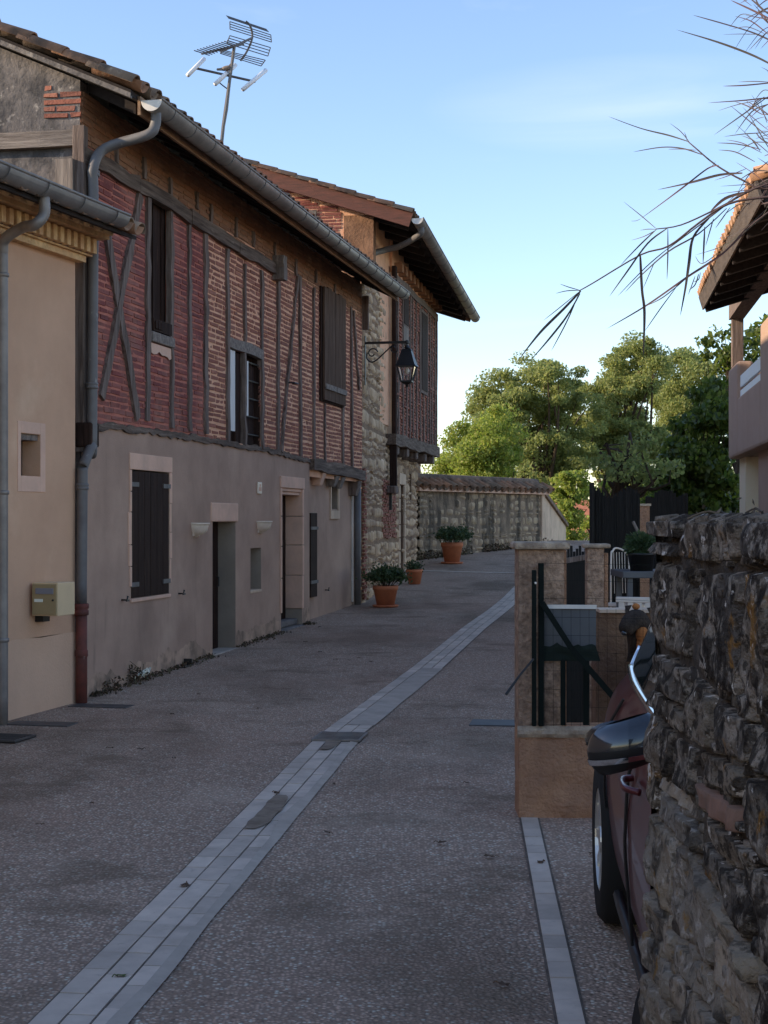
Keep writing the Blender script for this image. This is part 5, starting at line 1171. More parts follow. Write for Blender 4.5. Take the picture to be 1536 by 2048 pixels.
mb.tube([at(1266,1043,12.2), at(1283,1078,12.2)], .012, 8); tag(mb.build('broom_handle', M['wood_grey']), 'pale broom handle leaning against the dark screen above the planter', 'broom')
# table, planter, chair
YT = 11.6; tz = at(1270, 1143, YT).z; t0 = at(1245, 1143, YT); t1 = at(1400, 1143, YT)
gt = thing('garden_table', 'grey garden table carrying a black planter in the garden', 'table', ((t0.x+t1.x)/2, YT+.3, gz(YT)))
tw = (t1.x-t0.x)/2; hz = tz-gz(YT)
MB().box(-tw, tw, -.32, .32, hz-.05, hz).build('tabletop', M['greysheet'], gt, bevel=.006)
for sx in (-1, 1):
    for sy in (-1, 1): MB().box(sx*(tw-.06)-.02, sx*(tw-.06)+.02, sy*.27-.02, sy*.27+.02, 0, hz-.051).build('leg', M['greysheet'], gt)
pb = at(1283, 1140, YT+.15); pb.z = tz+.001; pl_ = thing('planter', 'black plastic planter of bright green foliage on the garden table', 'planter', pb)
MB().lathe([(0,0),(.085,0),(.105,.12),(.11,.12),(.11,.135),(.095,.135),(.09,.11),(0,.11)], n=20).build('pot', M['carblack'], pl_, True)
leafmesh('foliage', leafpts(700, (-.01,0,.20), (.13,.12,.10), 4), .022, M['leaf_pot'], pl_, 4, .6)
YC = 11.2; c0 = at(1283, 1210, YC); ch = thing('garden_chair', 'white slatted plastic garden chair tucked by the garden table', 'chair', (c0.x, YC, gz(YC)), R(-20))
zs = .42; sl_ = MB()
for i in range(7): x = -.21+i*.066; sl_.box(x, x+.045, .20, .225, zs+.05, zs+.44)
sl_.box(-.23,.25,.196,.23,zs+.44,zs+.48); sl_.build('backrest', M['whiteplastic'], ch, bevel=.005)
MB().box(-.23,.25,-.24,.22,zs-.02,zs+.01).build('seat', M['whiteplastic'], ch, bevel=.008)
for sx in (-.21, .23):
    for sy in (-.21, .19): MB().bar((sx,sy,0),(sx,sy,zs-.021),.035,.035).build('leg', M['whiteplastic'], ch)
    mb = MB(); mb.tube(smooth_path([(sx,.21,zs+.28),(sx,.0,zs+.27),(sx,-.22,zs+.22),(sx,-.23,zs)],4),.018,8); mb.build('armrest', M['whiteplastic'], ch, True)
YD = 11.9; c2 = at(1258, 1138, YD); c2.z = tz-.02
wc = thing('garden_chair', 'white curved wire chair back standing left of the black planter', 'chair', (c2.x, YT+.75, gz(YT)), R(35)); mb = MB(); k = hz+.16
mb.tube(smooth_path([(-.10,0,0),(-.10,0,hz),(-.08,.0,k-.02),(.0,.02,k),(.08,.0,k-.05),(.10,0,hz-.02),(.10,0,0)], 5), .008, 8); mb.build('back_frame', M['whiteplastic'], wc, True)
mb = MB(); [mb.tube([(x,.0,hz-.2),(x,.01,k-.03)], .003, 5) for x in (-.06,-.03,0,.03,.06)]; mb.build('back_wires', M['whiteplastic'], wc)
MB().box(-.15,.15,-.36,.0,hz-.30,hz-.27).build('seat', M['whiteplastic'], wc, bevel=.008); mb = MB(); [mb.tube([(x,-.34,0),(x,-.34,hz-.3)], .011, 6) for x in (-.13,.13)]; mb.build('front_legs', M['whiteplastic'], wc)
mb = MB(); n_ = 30
mb.grid(lambda u, v: ((lambda y: (max(1.0, 1.0+(y-8.2)*.115)+u*9, y, gz(y)+.012))(8.2+v*24)), 4, n_); tag(mb.build('garden_ground', M['earth'], fix=False), kind='structure')
# ---- dog standing with its paws up on the low wall
YDg = 8.45; hd = at(1272, 1250, YDg)
dg_ = thing('dog', 'wiry black and tan dog looking over the garden wall beside the car', 'dog', (hd.x+.1, YDg+.15, gz(YDg)))
o_ = Vector((hd.x+.1, YDg+.15, gz(YDg))); h_ = lambda u, v, dy=0: at(u, v, YDg+dy)-o_
neck, skull = h_(1288,1300,.06), h_(1272,1232,.0); hips = Vector((.18,.35,.42)); chest = Vector((.06,.12,.72))
V = [hips, Vector((.13,.25,.56)), chest, neck, skull, h_(1257,1250,-.05), h_(1246,1268,-.08),
     Vector((-.06,.0,.60)), Vector((-.08,-.12,.50)), Vector((.16,-.02,.60)), Vector((.12,-.12,.50)),
     Vector((.10,.40,.26)), Vector((.12,.50,.10)), Vector((.10,.44,.02)), Vector((.28,.40,.26)), Vector((.30,.50,.10)), Vector((.28,.44,.02)), Vector((.22,.45,.48)), Vector((.26,.52,.60))]
E = [(0,1),(1,2),(2,3),(3,4),(4,5),(5,6),(2,7),(7,8),(2,9),(9,10),(0,11),(11,12),(12,13),(0,14),(14,15),(15,16),(0,17),(17,18)]
rad = [.10,.10,.125,.085,.082,.052,.044,.04,.028,.04,.028,.055,.03,.028,.055,.03,.028,.03,.015]
skinned('body', V, E, rad, M['dogdark'], dg_)
def blob(mb, c, r, n=10):
    c = Vector(c); mb.lathe([(r[0]*math.cos(a), r[2]*math.sin(a)) for a in [-math.pi/2+math.pi*i/8 for i in range(9)]], c, n); return mb
mb = MB(); blob(mb, h_(1284,1268,-.035), (.035,.03,.05)); mb.tube([h_(1284,1280,-.03), h_(1288,1310,-.01)], [.03,.045], 10); mb.build('tan_cheek', M['dogtan'], dg_, True); blob(MB(), h_(1272,1213,.02), (.022,.02,.018)).build('tan_forelock', M['dogtan'], dg_, True)
for (u, v, du) in ((1257,1212,-5),(1300,1216,6)): MB().poly_prism([h_(u-6,v,0), h_(u+7,v-2,0), h_(u+du,v+22,-.03)], (0,.015,0)).build('ear', M['dogdark'], dg_)
mb = MB(); blob(mb, h_(1248,1266,-.08), (.018,.018,.015)); blob(mb, h_(1268,1234,-.055), (.008,.008,.008)); blob(mb, h_(1284,1236,-.05), (.008,.008,.008)); mb.build('nose_and_eyes', M['cardark'], dg_, True)

# ================================================================== RIGHT HOUSE with covered balcony
k_ = 22.0; FH = Fr(at(1457, 1000, k_).x, k_, .134, True); OZH = FH.O.z
rh = frthing(FH, 'balcony_house', 'pink brown rendered house with covered corner balcony on the right', 'house')
ph = lambda u, v, off=0: FH.loc(u, v, off)
ztop = ph(1459, 738)[1]; zbot = ph(1459, 918)[1]; zgr = -.6
xa = ph(1474, 750)[0]; xb = ph(1520, 700)[0]; znot = ph(1476, 794)[1]; zrail = ph(1478, 750)[1]; XF = 9.
mb = MB(); mb.box(0, xa, 0, .22, zbot, ztop); mb.box(xa+.0, xb, 0, .22, zbot, znot); mb.box(xb, XF, 0, .22, zbot, ztop+.14)
mb.box(0, .22, .221, 5, zbot, ztop); mb.box(.221, XF, .221, 5, zbot, zbot+.25); mb.build('balcony_parapet', M['housewall'], rh, bevel=.04)
for (v0, v1) in ((748, 772), (778, 794)):
    z0_, z1_ = ph(1478, v1)[1], ph(1478, v0)[1]
    MB().box(xa+.03, xb-.03, .04, .07, z0_, z1_).build('white_board', M['white'], rh, bevel=.004)
mb = MB(); c0_ = ph(1467, 960, -.05)[0]; mb.box(.05, .9, .15, .6, zgr, zbot+.0); mb.build('column', M['cream'], rh)
mb = MB(); mb.box(XF*.25, XF, .18, .5, zgr, zbot); mb.box(1.2, XF, 3.0, 5, zgr, zbot); mb.build('ground_floor_wall', M['housewall'], rh)
mb = MB(); mb.box(1.5, XF, 2.6, 6.5, zbot+.251, ztop+1.6); mb.build('upper_wall', M['housewall'], rh)
pz = ph(1487, 610)[1]; MB().box(.06, .22, .03, .19, ztop+.001, pz+.15).build('post', M['wood'], rh, bevel=.008)
OVH = .52; ez0 = ph(1404, 598, OVH); zE = ez0[1]-.02; xE = ez0[0]; PH_ = math.atan(.30)
rr_ = lambda x, b, h: (x, -OVH+b*math.cos(PH_)-h*math.sin(PH_), zE+b*math.sin(PH_)+h*math.cos(PH_))
mb = MB(); mb.hexa([rr_(xE,0,-.01),rr_(XF,0,-.01),rr_(XF,5,-.01),rr_(xE,5,-.01),rr_(xE,0,.05),rr_(XF,0,.05),rr_(XF,5,.05),rr_(xE,5,.05)]); mb.build('roof_deck', M['soffit'], rh)
mb = MB(); canal_tiles(mb, lambda a, b, h: rr_(xE+a, b, h+.05), XF-xE, 5, seed=31); mb.build('roof', M['tile_new'], rh, True, fix=False)
mb = MB(); mb.hexa([rr_(xE,-.03,-.12),rr_(XF,-.03,-.12),rr_(XF,-.005,-.12),rr_(xE,-.005,-.12),rr_(xE,-.03,.055),rr_(XF,-.03,.055),rr_(XF,-.005,.055),rr_(xE,-.005,.055)]); mb.build('eave_fascia', M['house_fascia'], rh)
mb = MB()
for i in range(12):
    x = xE+.05+i*.75; mb.hexa([rr_(x,.0,-.17),rr_(x+.1,.0,-.17),rr_(x+.1,4.8,-.17),rr_(x,4.8,-.17),rr_(x,.0,-.012),rr_(x+.1,.0,-.012),rr_(x+.1,4.8,-.012),rr_(x,4.8,-.012)])
mb.build('rafters', M['soffit'], rh)
MB().box(.04, XF, -.0, .2, pz-.02+.10, pz+.28).build('eave_beam', M['wood'], rh)

# ================================================================== CAR
ang = math.atan(.07); side = lambda Y: .72+.07*(Y-4.26)
f_ = Vector((-math.sin(ang), -math.cos(ang), 0)); l_ = Vector((math.cos(ang), -math.sin(ang), 0))
HWc = .88; mid = Vector((side(4.755), 4.755, 0))+l_*HWc; mid.z = gz(mid.y)
pitch = math.atan(.0185)
car = thing('parked_car', 'dark red car with chrome window line parked nose towards the camera behind the stone wall', 'car', mid)
car.rotation_euler = (0, pitch, math.atan2(f_.y, f_.x))
# stations: x, half width, sill z, belt z, roof z, roof half width
ST = [(-2.08,.60,.42,.80,.82,.50),(-2.02,.74,.34,.88,.95,.52),(-1.75,.84,.26,.93,1.22,.54),(-1.3,.875,.21,.945,1.40,.57),(-.7,.88,.19,.94,1.465,.60),(0,.88,.19,.93,1.48,.61),(.45,.88,.19,.92,1.42,.60),
      (.85,.878,.20,.91,1.22,.60),(1.15,.872,.22,.90,1.00,.60),(1.5,.86,.25,.86,.93,.56),(1.85,.80,.30,.78,.84,.52),(2.05,.66,.36,.64,.70,.48),(2.10,.52,.44,.58,.60,.44)]
vs = []; 
def sec(st):
    x, w_, s, b, rf, rw = st; m = (s+b)/2
    half = [(0,s-.02),(w_*.80,s-.02),(w_-.03,s+.04),(w_+.0,m),(w_-.01,b-.14),(w_-.07,b-.03),(w_-.115,b),(rw+.035,rf-.07),(rw-.06,rf-.012),(0,rf)]
    if rf-b < .12: half[7] = (w_-.17, b+(rf-b)*.45); half[8] = (w_*.55, b+(rf-b)*.85)
    return [(x,-y,z) for y, z in half]+[(x,y,z) for y, z in half[-2:0:-1]]
secs = [sec(s) for s in ST]; n = len(secs[0]); mb = MB()
vs = [p for s in secs for p in s]; fs = [(i*n+k, i*n+(k+1) % n, (i+1)*n+(k+1) % n, (i+1)*n+k) for i in range(len(secs)-1) for k in range(n)]
fs += [tuple(range(n)), tuple((len(secs)-1)*n+k for k in range(n-1, -1, -1))]
mb.add(vs, fs)
bo = mb.build('body', M['carpaint'], car, True); ss = bo.modifiers.new('s', 'SUBSURF'); ss.levels = ss.render_levels = 2
AX = (1.275, -1.275)
for ax in AX:                                   # wheel arches cut out of the body
    c = MB().tube([(ax,-1.2,.32),(ax,-.62,.32)], .365, 32).build('cut', M['carblack']); c2 = MB().tube([(ax,.62,.32),(ax,1.2,.32)], .365, 32).build('cut', M['carblack'])
    for k in (c, c2):
        k.parent = car; m_ = bo.modifiers.new('b', 'BOOLEAN'); m_.object = k; m_.operation = 'DIFFERENCE'; m_.solver = 'EXACT'
bpy.context.view_layer.update(); dgx = bpy.context.evaluated_depsgraph_get(); nm = bpy.data.meshes.new_from_object(bo.evaluated_get(dgx)); bo.modifiers.clear(); bo.data = nm
for o in [o for o in bpy.data.objects if o.name.startswith('cut')]: bpy.data.objects.remove(o)
nm.polygons.foreach_set('use_smooth', [True]*len(nm.polygons)); nm.set_sharp_from_angle(angle=R(40))
def wheel(x, y, steer=0):
    sgn = -1 if y < 0 else 1; w_ = thing('wheel', None, None, (x, y, .32)); w_.parent = car; w_.rotation_euler = (0, 0, steer)
    t = MB(); pr = [(.20,-.10),(.29,-.105),(.318,-.08),(.322,0),(.318,.08),(.29,.105),(.20,.10)]; l = MB().lathe(pr, n=40); t.add([(p[0], p[2], p[1]) for p in l.v], l.f); t.build('tyre', M['rubber'], w_, True)
    t = MB(); l = MB().lathe([(.20,-.09),(.205,.095),(.19,.10),(.18,.06)], n=36); t.add([(p[0], sgn*p[2], p[1]) for p in l.v], l.f)
    for k in range(10):
        a = k*math.pi/5; t.bar((.03*math.cos(a), sgn*.075, .03*math.sin(a)), (.195*math.cos(a+.08), sgn*.085, .195*math.sin(a+.08)), .035, .02, (0,1,0))
    l = MB().lathe([(0,.10),(.05,.095),(.06,.06)], n=16); t.add([(p[0], sgn*p[2], p[1]) for p in l.v], l.f); t.build('rim', M['alloy'], w_)
    l = MB().lathe([(0,.03),(.19,.03)], n=24); t = MB(); t.add([(p[0], sgn*p[2], p[1]) for p in l.v], l.f); t.build('brake_disc', M['iron'], w_)
for ax in AX:
    for s_ in (-1, 1): wheel(ax, s_*.785, (R(16) if ax > 0 else 0))
# windows, trims, doors on each side
def yside(x, z, s_):                            # body surface at height z
    for a, b in zip(ST, ST[1:]):
        if a[0] <= x <= b[0]:
            t = (x-a[0])/(b[0]-a[0]); w_, bl_, rf, rw = [a[i]+(b[i]-a[i])*t for i in (1,3,4,5)]
            pts = [(a[2],w_-.03),((a[2]+bl_)/2,w_),(bl_-.14,w_-.01),(bl_-.03,w_-.07),(bl_,w_-.115),(rf-.07,rw+.035),(rf-.012,rw-.06)]
            for (z0,y0),(z1,y1) in zip(pts, pts[1:]):
                if z <= z1: return s_*(y0+(y1-y0)*max(0,(z-z0)/(z1-z0)))
            return s_*pts[-1][1]
    return s_*.5
for s_ in (-1, 1):
    win = [(-1.52,.985),(-1.35,1.12),(-1.12,1.29),(-.6,1.385),(0,1.395),(.42,1.35),(.70,1.16),(.88,.985)]
    mb = MB(); top = win; K = 24; xs = [-1.52+(2.40)*i/K for i in range(K+1)]
    def ztopw(x):
        for (xa_, za_), (xb_, zb_) in zip(win, win[1:]):
            if xa_ <= x <= xb_: return za_+(zb_-za_)*(x-xa_)/(xb_-xa_)
        return .985
    mb.grid(lambda u, v: (lambda x: (x, yside(x, .965+(ztopw(x)-.965)*v, s_)+s_*.012, .965+(ztopw(x)-.965)*v))(xs[0]+(xs[-1]-xs[0])*u), K, 6); mb.build('side_window', M['carglass'], car, True, fix=False)
    mb = MB(); tr = [(.88,.95),(.4,.95),(-.4,.955),(-1.0,.965),(-1.38,.985)]
    pth = smooth_path([(x, yside(x, z, s_)+s_*.014, z) for x, z in tr], 5); mb.tube(pth, .014, 8)
    pth = smooth_path([(x, yside(x, z, s_)+s_*.012, z) for x, z in [(-1.38,.985),(-1.50,1.03),(-1.48,1.10),(-1.36,1.22),(-1.2,1.31)]], 5); b2 = MB().tube(pth[:8], .012, 8); mb.add(b2.v, b2.f); mb.build('chrome_window_trim', M['chrome'], car, True)
    for xd, zlo in ((.98,.26),(-.10,.25),(-.98,.50)):
        mb = MB(); mb.tube([(xd-(.0 if xd > -.9 else .1*(.9-z)), yside(xd, z, s_)+s_*.003, z) for z in [zlo+(.91-zlo)*i/12 for i in range(13)]], .006, 5); mb.build('door_seam', M['carblack'], car)
    for xd in (.12, -.80):
        mb = MB(); mb.tube(smooth_path([(xd-.11, yside(xd-.11,.80,s_)+s_*.004,.80),(xd-.08,yside(xd,.80,s_)+s_*.04,.80),(xd+.08,yside(xd,.80,s_)+s_*.045,.805),(xd+.12,yside(xd,.80,s_)+s_*.004,.80)], 4), .011, 8); mb.build('door_handle', M['carpaint'], car, True)
    mb = MB(); mb.tube([(x, yside(x, .23, s_)-s_*.01, .215) for x in [-.85+.17*i for i in range(11)]], .02, 8); mb.build('sill_trim', M['carblack'], car, True)
    # door mirror
    mr = thing('mirror', None, None, (.50, s_*.93, .985)); mr.parent = car
    def egg(z0, z1, grow=1.0, nx=20, nz_=8):
        m2 = MB()
        def f(u, v):
            z = (z0+(z1-z0)*v)*.92; zz = z/.0718; rr = math.sqrt(max(.0, 1-zz*zz*.92)); a = 2*math.pi*u
            return (grow*(.068*rr*math.cos(a)+(.0 if math.cos(a) > 0 else .01)), grow*(.108*rr**.6*math.sin(a)*1.0), z+.018*math.sin(a)*s_*-1)
        m2.grid(f, nx, nz_); return m2
    egg(-.004, .076).build('shell_top', M['cardark'], mr, True); egg(-.028, -.004).build('shell_band', M['carblack'], mr, True); egg(-.075, -.045).build('shell_base', M['carblack'], mr, True)
    egg(-.045, -.028, 1.04).build('indicator_strip', M['chrome'], mr, True)
    MB().bar((-.0, -s_*.10, -.04), (-.02, -s_*.26, -.05), .06, .04).build('mirror_arm', M['carblack'], mr)
    mb = MB(); mb.lathe([(0,0),(.11,.0)], n=20); mb.v = [(-.078, p[1], p[0]*.5) for p in mb.v]; mb.build('mirror_glass', M['chrome'], mr)
    mb = MB(); c = Vector((1.93, s_*.62, .66)); mb.lathe([(.0,.06),(.05,.05),(.09,.02),(.10,-.03)], n=18); mb.v = [(c.x+p[2], c.y+p[0]*1.3, c.z+p[1]*.6) for p in mb.v]; mb.build('headlight', M['whiteplastic'], car, True)
mb = MB(); mb.grid(lambda u, v: (.52+.55*v, (u-.5)*2*(.52+.10*v), 1.385-.40*v+.03*(1-(2*u-1)**2)), 10, 6); mb.build('windscreen', M['carglass'], car, True, fix=False)
MB().grid(lambda u, v: (-1.62-.30*v, (u-.5)*2*(.46+.06*v), 1.335-.33*v), 8, 4).build('rear_window', M['carglass'], car, True, fix=False)
mb = MB(); [mb.box(2.075, 2.10, -.35, .35, z, z+.018) for z in (.46,.495,.53)]; mb.build('grille', M['carblack'], car)

# ================================================================== NEAR RUBBLE WALL
YE = 2.62; NW = thing('rubble_wall', 'rough grey lichened rubble stone wall filling the right foreground', 'wall', (.472, YE, gz(YE)))
NL = 3.4; NZ = 1.645; r = random.Random(12)
lean = lambda z: -.034*(1-z/1.7)
def npos(s, z, h): return (lean(z)-h+.012*nz3(s*2, z*2, 5), -s, z)
def epos(s, z, h): return (lean(z)+s+.03, h+.012*nz3(s*3, z*4, 6), z)
mb = MB(); mb.grid(lambda u, v: (lean(NZ*v)+.002+.016*nz3(u*40, v*26)+.008*nz3(u*110, v*70), -NL*u, -.1+(NZ+.05)*v), 110, 60); mb.grid(lambda u, v: (lean(NZ*v)+.02+.5*u, -.004+.014*nz3(u*9, v*20, 3), -.1+(NZ+.05)*v), 14, 60)
mb.grid(lambda u, v: (.0+.55*u, -NL*v, NZ-.06+.03*nz3(u*6, v*22)), 8, 60); mb.add([(.55,0,-.1),(.55,-NL,-.1),(.55,-NL,NZ),(.55,0,NZ)], [(0,1,2,3)]); mb.build('mortar_bed', M['nearmortar'], NW, True, fix=False)
red = lambda s, z: .40 < s < .62 and 1.06 < z < 1.30
allst = MB(); stones(allst, npos, -.01, NL, -.05, NZ-.01, (.085,.20), (.13,.42), .015, 16, .004, 71, None, 17., .5, .05, 26, (.02,.10), .020)
stones(allst, npos, -.01, NL, -.03, NZ, (.03,.06), (.04,.13), .010, 4, .003, 75, None, 25., .6, .02, 9, (.05,.2), .008)
# split off the reddish blocks by their place in the wall
def split_red(mb):
    a, b, c3 = MB(), MB(), MB(); par = list(range(len(mb.v)))
    def fnd(i):
        while par[i] != i: par[i] = par[par[i]]; i = par[i]
        return i
    for f in mb.f:
        q = fnd(f[0])
        for k in f[1:]: par[fnd(k)] = q
    gr = {}; best = None
    for i in range(len(mb.v)): gr.setdefault(fnd(i), []).append(i)
    idx = {}
    cen = {root: (sum(-mb.v[i][1] for i in ids)/len(ids), sum(mb.v[i][2] for i in ids)/len(ids)) for root, ids in gr.items() if len(ids) > 60}
    best = min(cen, key=lambda k: (cen[k][0]-.50)**2+(cen[k][1]-1.19)**2)
    for root, ids in gr.items():
        cs = sum(-mb.v[i][1] for i in ids)/len(ids); cz = sum(mb.v[i][2] for i in ids)/len(ids)
        t = b if root == best else (a if cz > 1.12+.12*math.sin(cs*5) else c3)
        for i in ids: idx[i] = (t, len(t.v)); t.v.append(mb.v[i])
    for f in mb.f: t = idx[f[0]][0]; t.f.append(tuple(idx[k][1] for k in f))
    return a, b, c3
sa, sb, sc3 = split_red(allst); sc3.build('lower_stonework', M['nearpale'], NW, True, fix=False); sa.build('stonework', M['nearstone'], NW, True, fix=False)
if sb.v: sb.build('reddish_stone', M['nearred'], NW, True, fix=False)
mb = MB(); stones(mb, epos, -.045, .5, -.05, NZ-.01, (.085,.2), (.14,.34), .016, 13, .004, 72, None, 17., .5, .05, 26, (.02,.10), .020); mb.build('end_stonework', M['nearstone'], NW, True, fix=False)
mb = MB(); tpos = lambda s, z, h: (-.02+z, -s, NZ-.03+h); stones(mb, tpos, .03, NL, .015, .54, (.15,.27), (.15,.4), .014, 10, .010, 73, None, 12., .6, .03, 12, (.03,.15), .02); mb.build('cap_stones', M['nearstone'], NW, True, fix=False)
# dry creeping plant on top of the wall
C = []; g_ = np.random.default_rng(8); stems = MB()
dp_ = thing('creeping_plant', 'mat of dry twigs and dead leaves along the top of the rubble wall', 'plant', (.5, 1.9, gz(1.9)+NZ))
for i in range(120):
    y = g_.uniform(-.9, .42); x = g_.uniform(-.02, .4); a = Vector((x, y, .0)); b = a+Vector((g_.normal(0,.05), g_.normal(0,.07), g_.uniform(.0,.035)*(1.2 if y < .1 else .5)))
    stems.tube(smooth_path([a, a.lerp(b,.5)+Vector((0,0,.012)), b], 3), .0016, 4)
    for k in range(9): C.append(tuple(a.lerp(b, g_.uniform(0,1))+Vector(g_.normal(0,.009,3))))
stems.build('stems', M['drygrass'], dp_); leafmesh('leaves', C, .007, M['drygrass'], dp_, 6, .4)

# ================================================================== REED overhanging from the right
YR = 3.6; rb_ = Vector((1.45, YR, gz(YR)))
rd = thing('reed_clump', 'clump of tall dark purple reed canes arching in from the top right', 'reed', rb_)
def blade(mb, pts, w_, dY, tip=True):
    P_ = smooth_path([at(1000+x/2.845, y/2.845, YR+dY+k*.03)-rb_ for k, (x, y) in enumerate(pts)], 5); m = len(P_); vs = []; fs = []
    for i, p in enumerate(P_):
        t = i/(m-1); ww = w_*(math.sin(math.pi*min(1, (.12+.88*t))))**.7*.5 if tip else w_*.5
        d = (P_[min(i+1, m-1)]-P_[max(i-1, 0)]).normalized(); n_ = d.cross(Vector((0,1,0))).normalized(); tw = .5*math.sin(i*.35+dY*9)
        n_ = (n_*math.cos(tw)+Vector((0,1,0))*math.sin(tw)); c_ = Vector((0,.25*ww,0)) 
        vs += [p-n_*ww, p+c_, p+n_*ww]
    for i in range(m-1): fs += [(3*i,3*i+1,3*i+4,3*i+3),(3*i+1,3*i+2,3*i+5,3*i+4)]
    mb.add(vs, fs)
canes = [[(1900,1080),(1525,1120),(1300,1160),(1130,1270),(960,1400),(800,1450),(530,1610),(450,1655)],
 [(1900,1000),(1525,1045),(1230,1190),(1030,1280),(890,1303)],[(1900,980),(1525,1060),(1380,1100),(1150,1270),(950,1420)],
 [(1900,1060),(1525,1210),(1270,1440),(1060,1580),(1000,1635)],[(1900,1010),(1525,1075),(1380,1025),(1230,940),(1110,840),(1070,805)],
 [(1900,700),(1525,560),(1430,610)],[(1900,900),(1620,850),(1500,800),(1460,760)],[(1900,400),(1700,240),(1525,130),(1470,60)]]
for i, c in enumerate(canes):
    P_ = smooth_path([at(1000+x/2.845, y/2.845, YR+.05*i+k*.02)-rb_ for k, (x, y) in enumerate(c)], 4)
    foot = Vector((.1*math.sin(i*2), .12*math.cos(i*3), 0)); P_ = smooth_path([foot, foot+Vector((.05,0,1.2)), P_[0]+Vector((.0,0,-.15)) if False else (foot+Vector((.08,0,1.2))).lerp(P_[0], .6)+Vector((.1,0,.15)), P_[0]], 4)[:-1]+P_
    k = len(P_); MB().tube(P_, [.0042*(1-.72*j/k) for j in range(k)], 6, False).build('cane', M['reed'], rd, True, fix=False)
BL = [([(450,1650),(395,1635),(340,1615)],4),([(455,1652),(380,1655),(315,1670)],4),([(460,1655),(360,1760),(230,1890),(105,2048)],12),([(455,1670),(380,1800),(270,1940),(165,2060)],9),([(445,1680),(380,1830),(290,2000)],6),([(450,1660),(340,1750),(245,1825)],4),
 ([(890,1302),(800,1225),(700,1145)],4),([(890,1305),(840,1304),(795,1311)],4),([(890,1308),(820,1345),(745,1368)],4),([(890,1305),(790,1400),(685,1510)],6),([(950,1300),(840,1385),(720,1550),(620,1690)],8),
 ([(960,1410),(830,1520),(665,1690)],5),([(1290,1185),(1130,1330),(960,1430),(800,1570),(710,1665)],7),([(1400,1300),(1270,1440),(1060,1580),(830,1740),(605,1872)],10),([(1000,1638),(910,1760),(820,1890)],5),([(1060,1585),(930,1690),(830,1742)],5),
 ([(955,1300),(955,1450),(950,1595)],6),([(1165,1290),(1160,1400),(1155,1505)],8),([(1215,1245),(1190,1330),(1170,1400)],5),([(798,1452),(808,1650),(822,1780),(815,2040)],14),([(880,1490),(845,1570),(815,1640)],4),([(1190,1240),(1100,1350),(1075,1500),(1055,1640),(1025,1800)],13),([(1390,1095),(1280,1130),(1195,1205)],14),
 ([(1070,805),(960,770),(800,730),(615,662)],7),([(1080,812),(1030,750),(965,700)],4),([(1065,802),(1058,775),(1048,750)],4),([(1150,880),(1040,845),(920,838),(755,865)],7),([(1115,855),(1030,848),(955,850)],4),([(1245,940),(1180,960),(1050,1060),(930,1150),(800,1245)],7),([(800,1245),(775,1256),(745,1258)],3),
 ([(1380,985),(1250,995),(1080,1040),(895,1080)],11),([(1228,915),(1215,935),(1200,955)],4),([(1400,960),(1300,1000),(1215,1028)],4),([(1525,1040),(1400,1050),(1250,1060)],4),([(1525,1060),(1380,1085),(1230,1105)],4),
 ([(1480,860),(1420,780),(1340,705)],4),([(1480,860),(1440,800),(1370,770)],4),([(1490,870),(1380,815),(1285,795)],4),([(1485,850),(1350,820),(1230,813)],5),([(1450,920),(1340,865),(1240,853)],5),([(1525,780),(1420,690),(1310,600)],5),([(1525,740),(1440,670),(1380,608)],4),([(1525,690),(1470,600),(1430,535)],4),([(1525,550),(1370,660),(1215,770)],6),
 ([(1600,260),(1450,190),(1290,140),(1095,85)],9),([(1620,410),(1450,320),(1240,240),(1000,168)],9),([(1560,120),(1440,60),(1310,0)],8),([(1525,80),(1470,30),(1400,-30)],8),([(1600,465),(1400,485),(1265,490)],6),([(1560,470),(1450,463),(1350,467)],4),([(1600,545),(1400,570),(1180,585)],6),([(1570,570),(1480,620),(1425,668)],5),([(1550,440),(1520,400),(1480,380)],4),([(1560,180),(1500,90),(1440,20)],6),([(1560,100),(1480,40),(1450,-20)],8),
 ([(1240,1440),(1150,1500),(1110,1455)],4),([(1130,1560),(1110,1620),(1075,1650)],6),([(1110,1570),(1100,1600),(1070,1680)],5),([(1140,1550),(1130,1590),(1100,1605)],5),([(1525,1180),(1430,1270),(1340,1330),(1240,1360)],5),([(1525,1210),(1400,1310),(1280,1395),(1110,1452)],5),([(1310,1180),(1260,1250),(1225,1300)],5),
 ([(1520,700),(1500,640),(1480,560)],4),([(1540,860),(1480,760),(1410,640)],5),([(1540,880),(1470,820),(1390,760)],4),([(1560,640),(1490,650),(1400,580)],4)]
r_ = random.Random(6)
for i in range(60):                             # the denser tufts towards the stems
    x, y = r_.uniform(1430, 1700), r_.choice([r_.uniform(-40, 200), r_.uniform(520, 1000), r_.uniform(950, 1300)]); l = r_.uniform(90, 260); a = r_.uniform(-.75, .75); dr = r_.uniform(0, 90)
    BL.append(([(x, y), (x-l*.5*math.cos(a), y+l*.5*math.sin(a)), (x-l*math.cos(a), y+l*math.sin(a)+dr)], r_.uniform(3, 6)))
mb = MB()
for i, (pts, w_) in enumerate(BL): blade(mb, pts, w_*YR/FP/2.845*1.35, .04*(i % 9)-.1)
mb.build('blades', M['reed'], rd, True, fix=False)

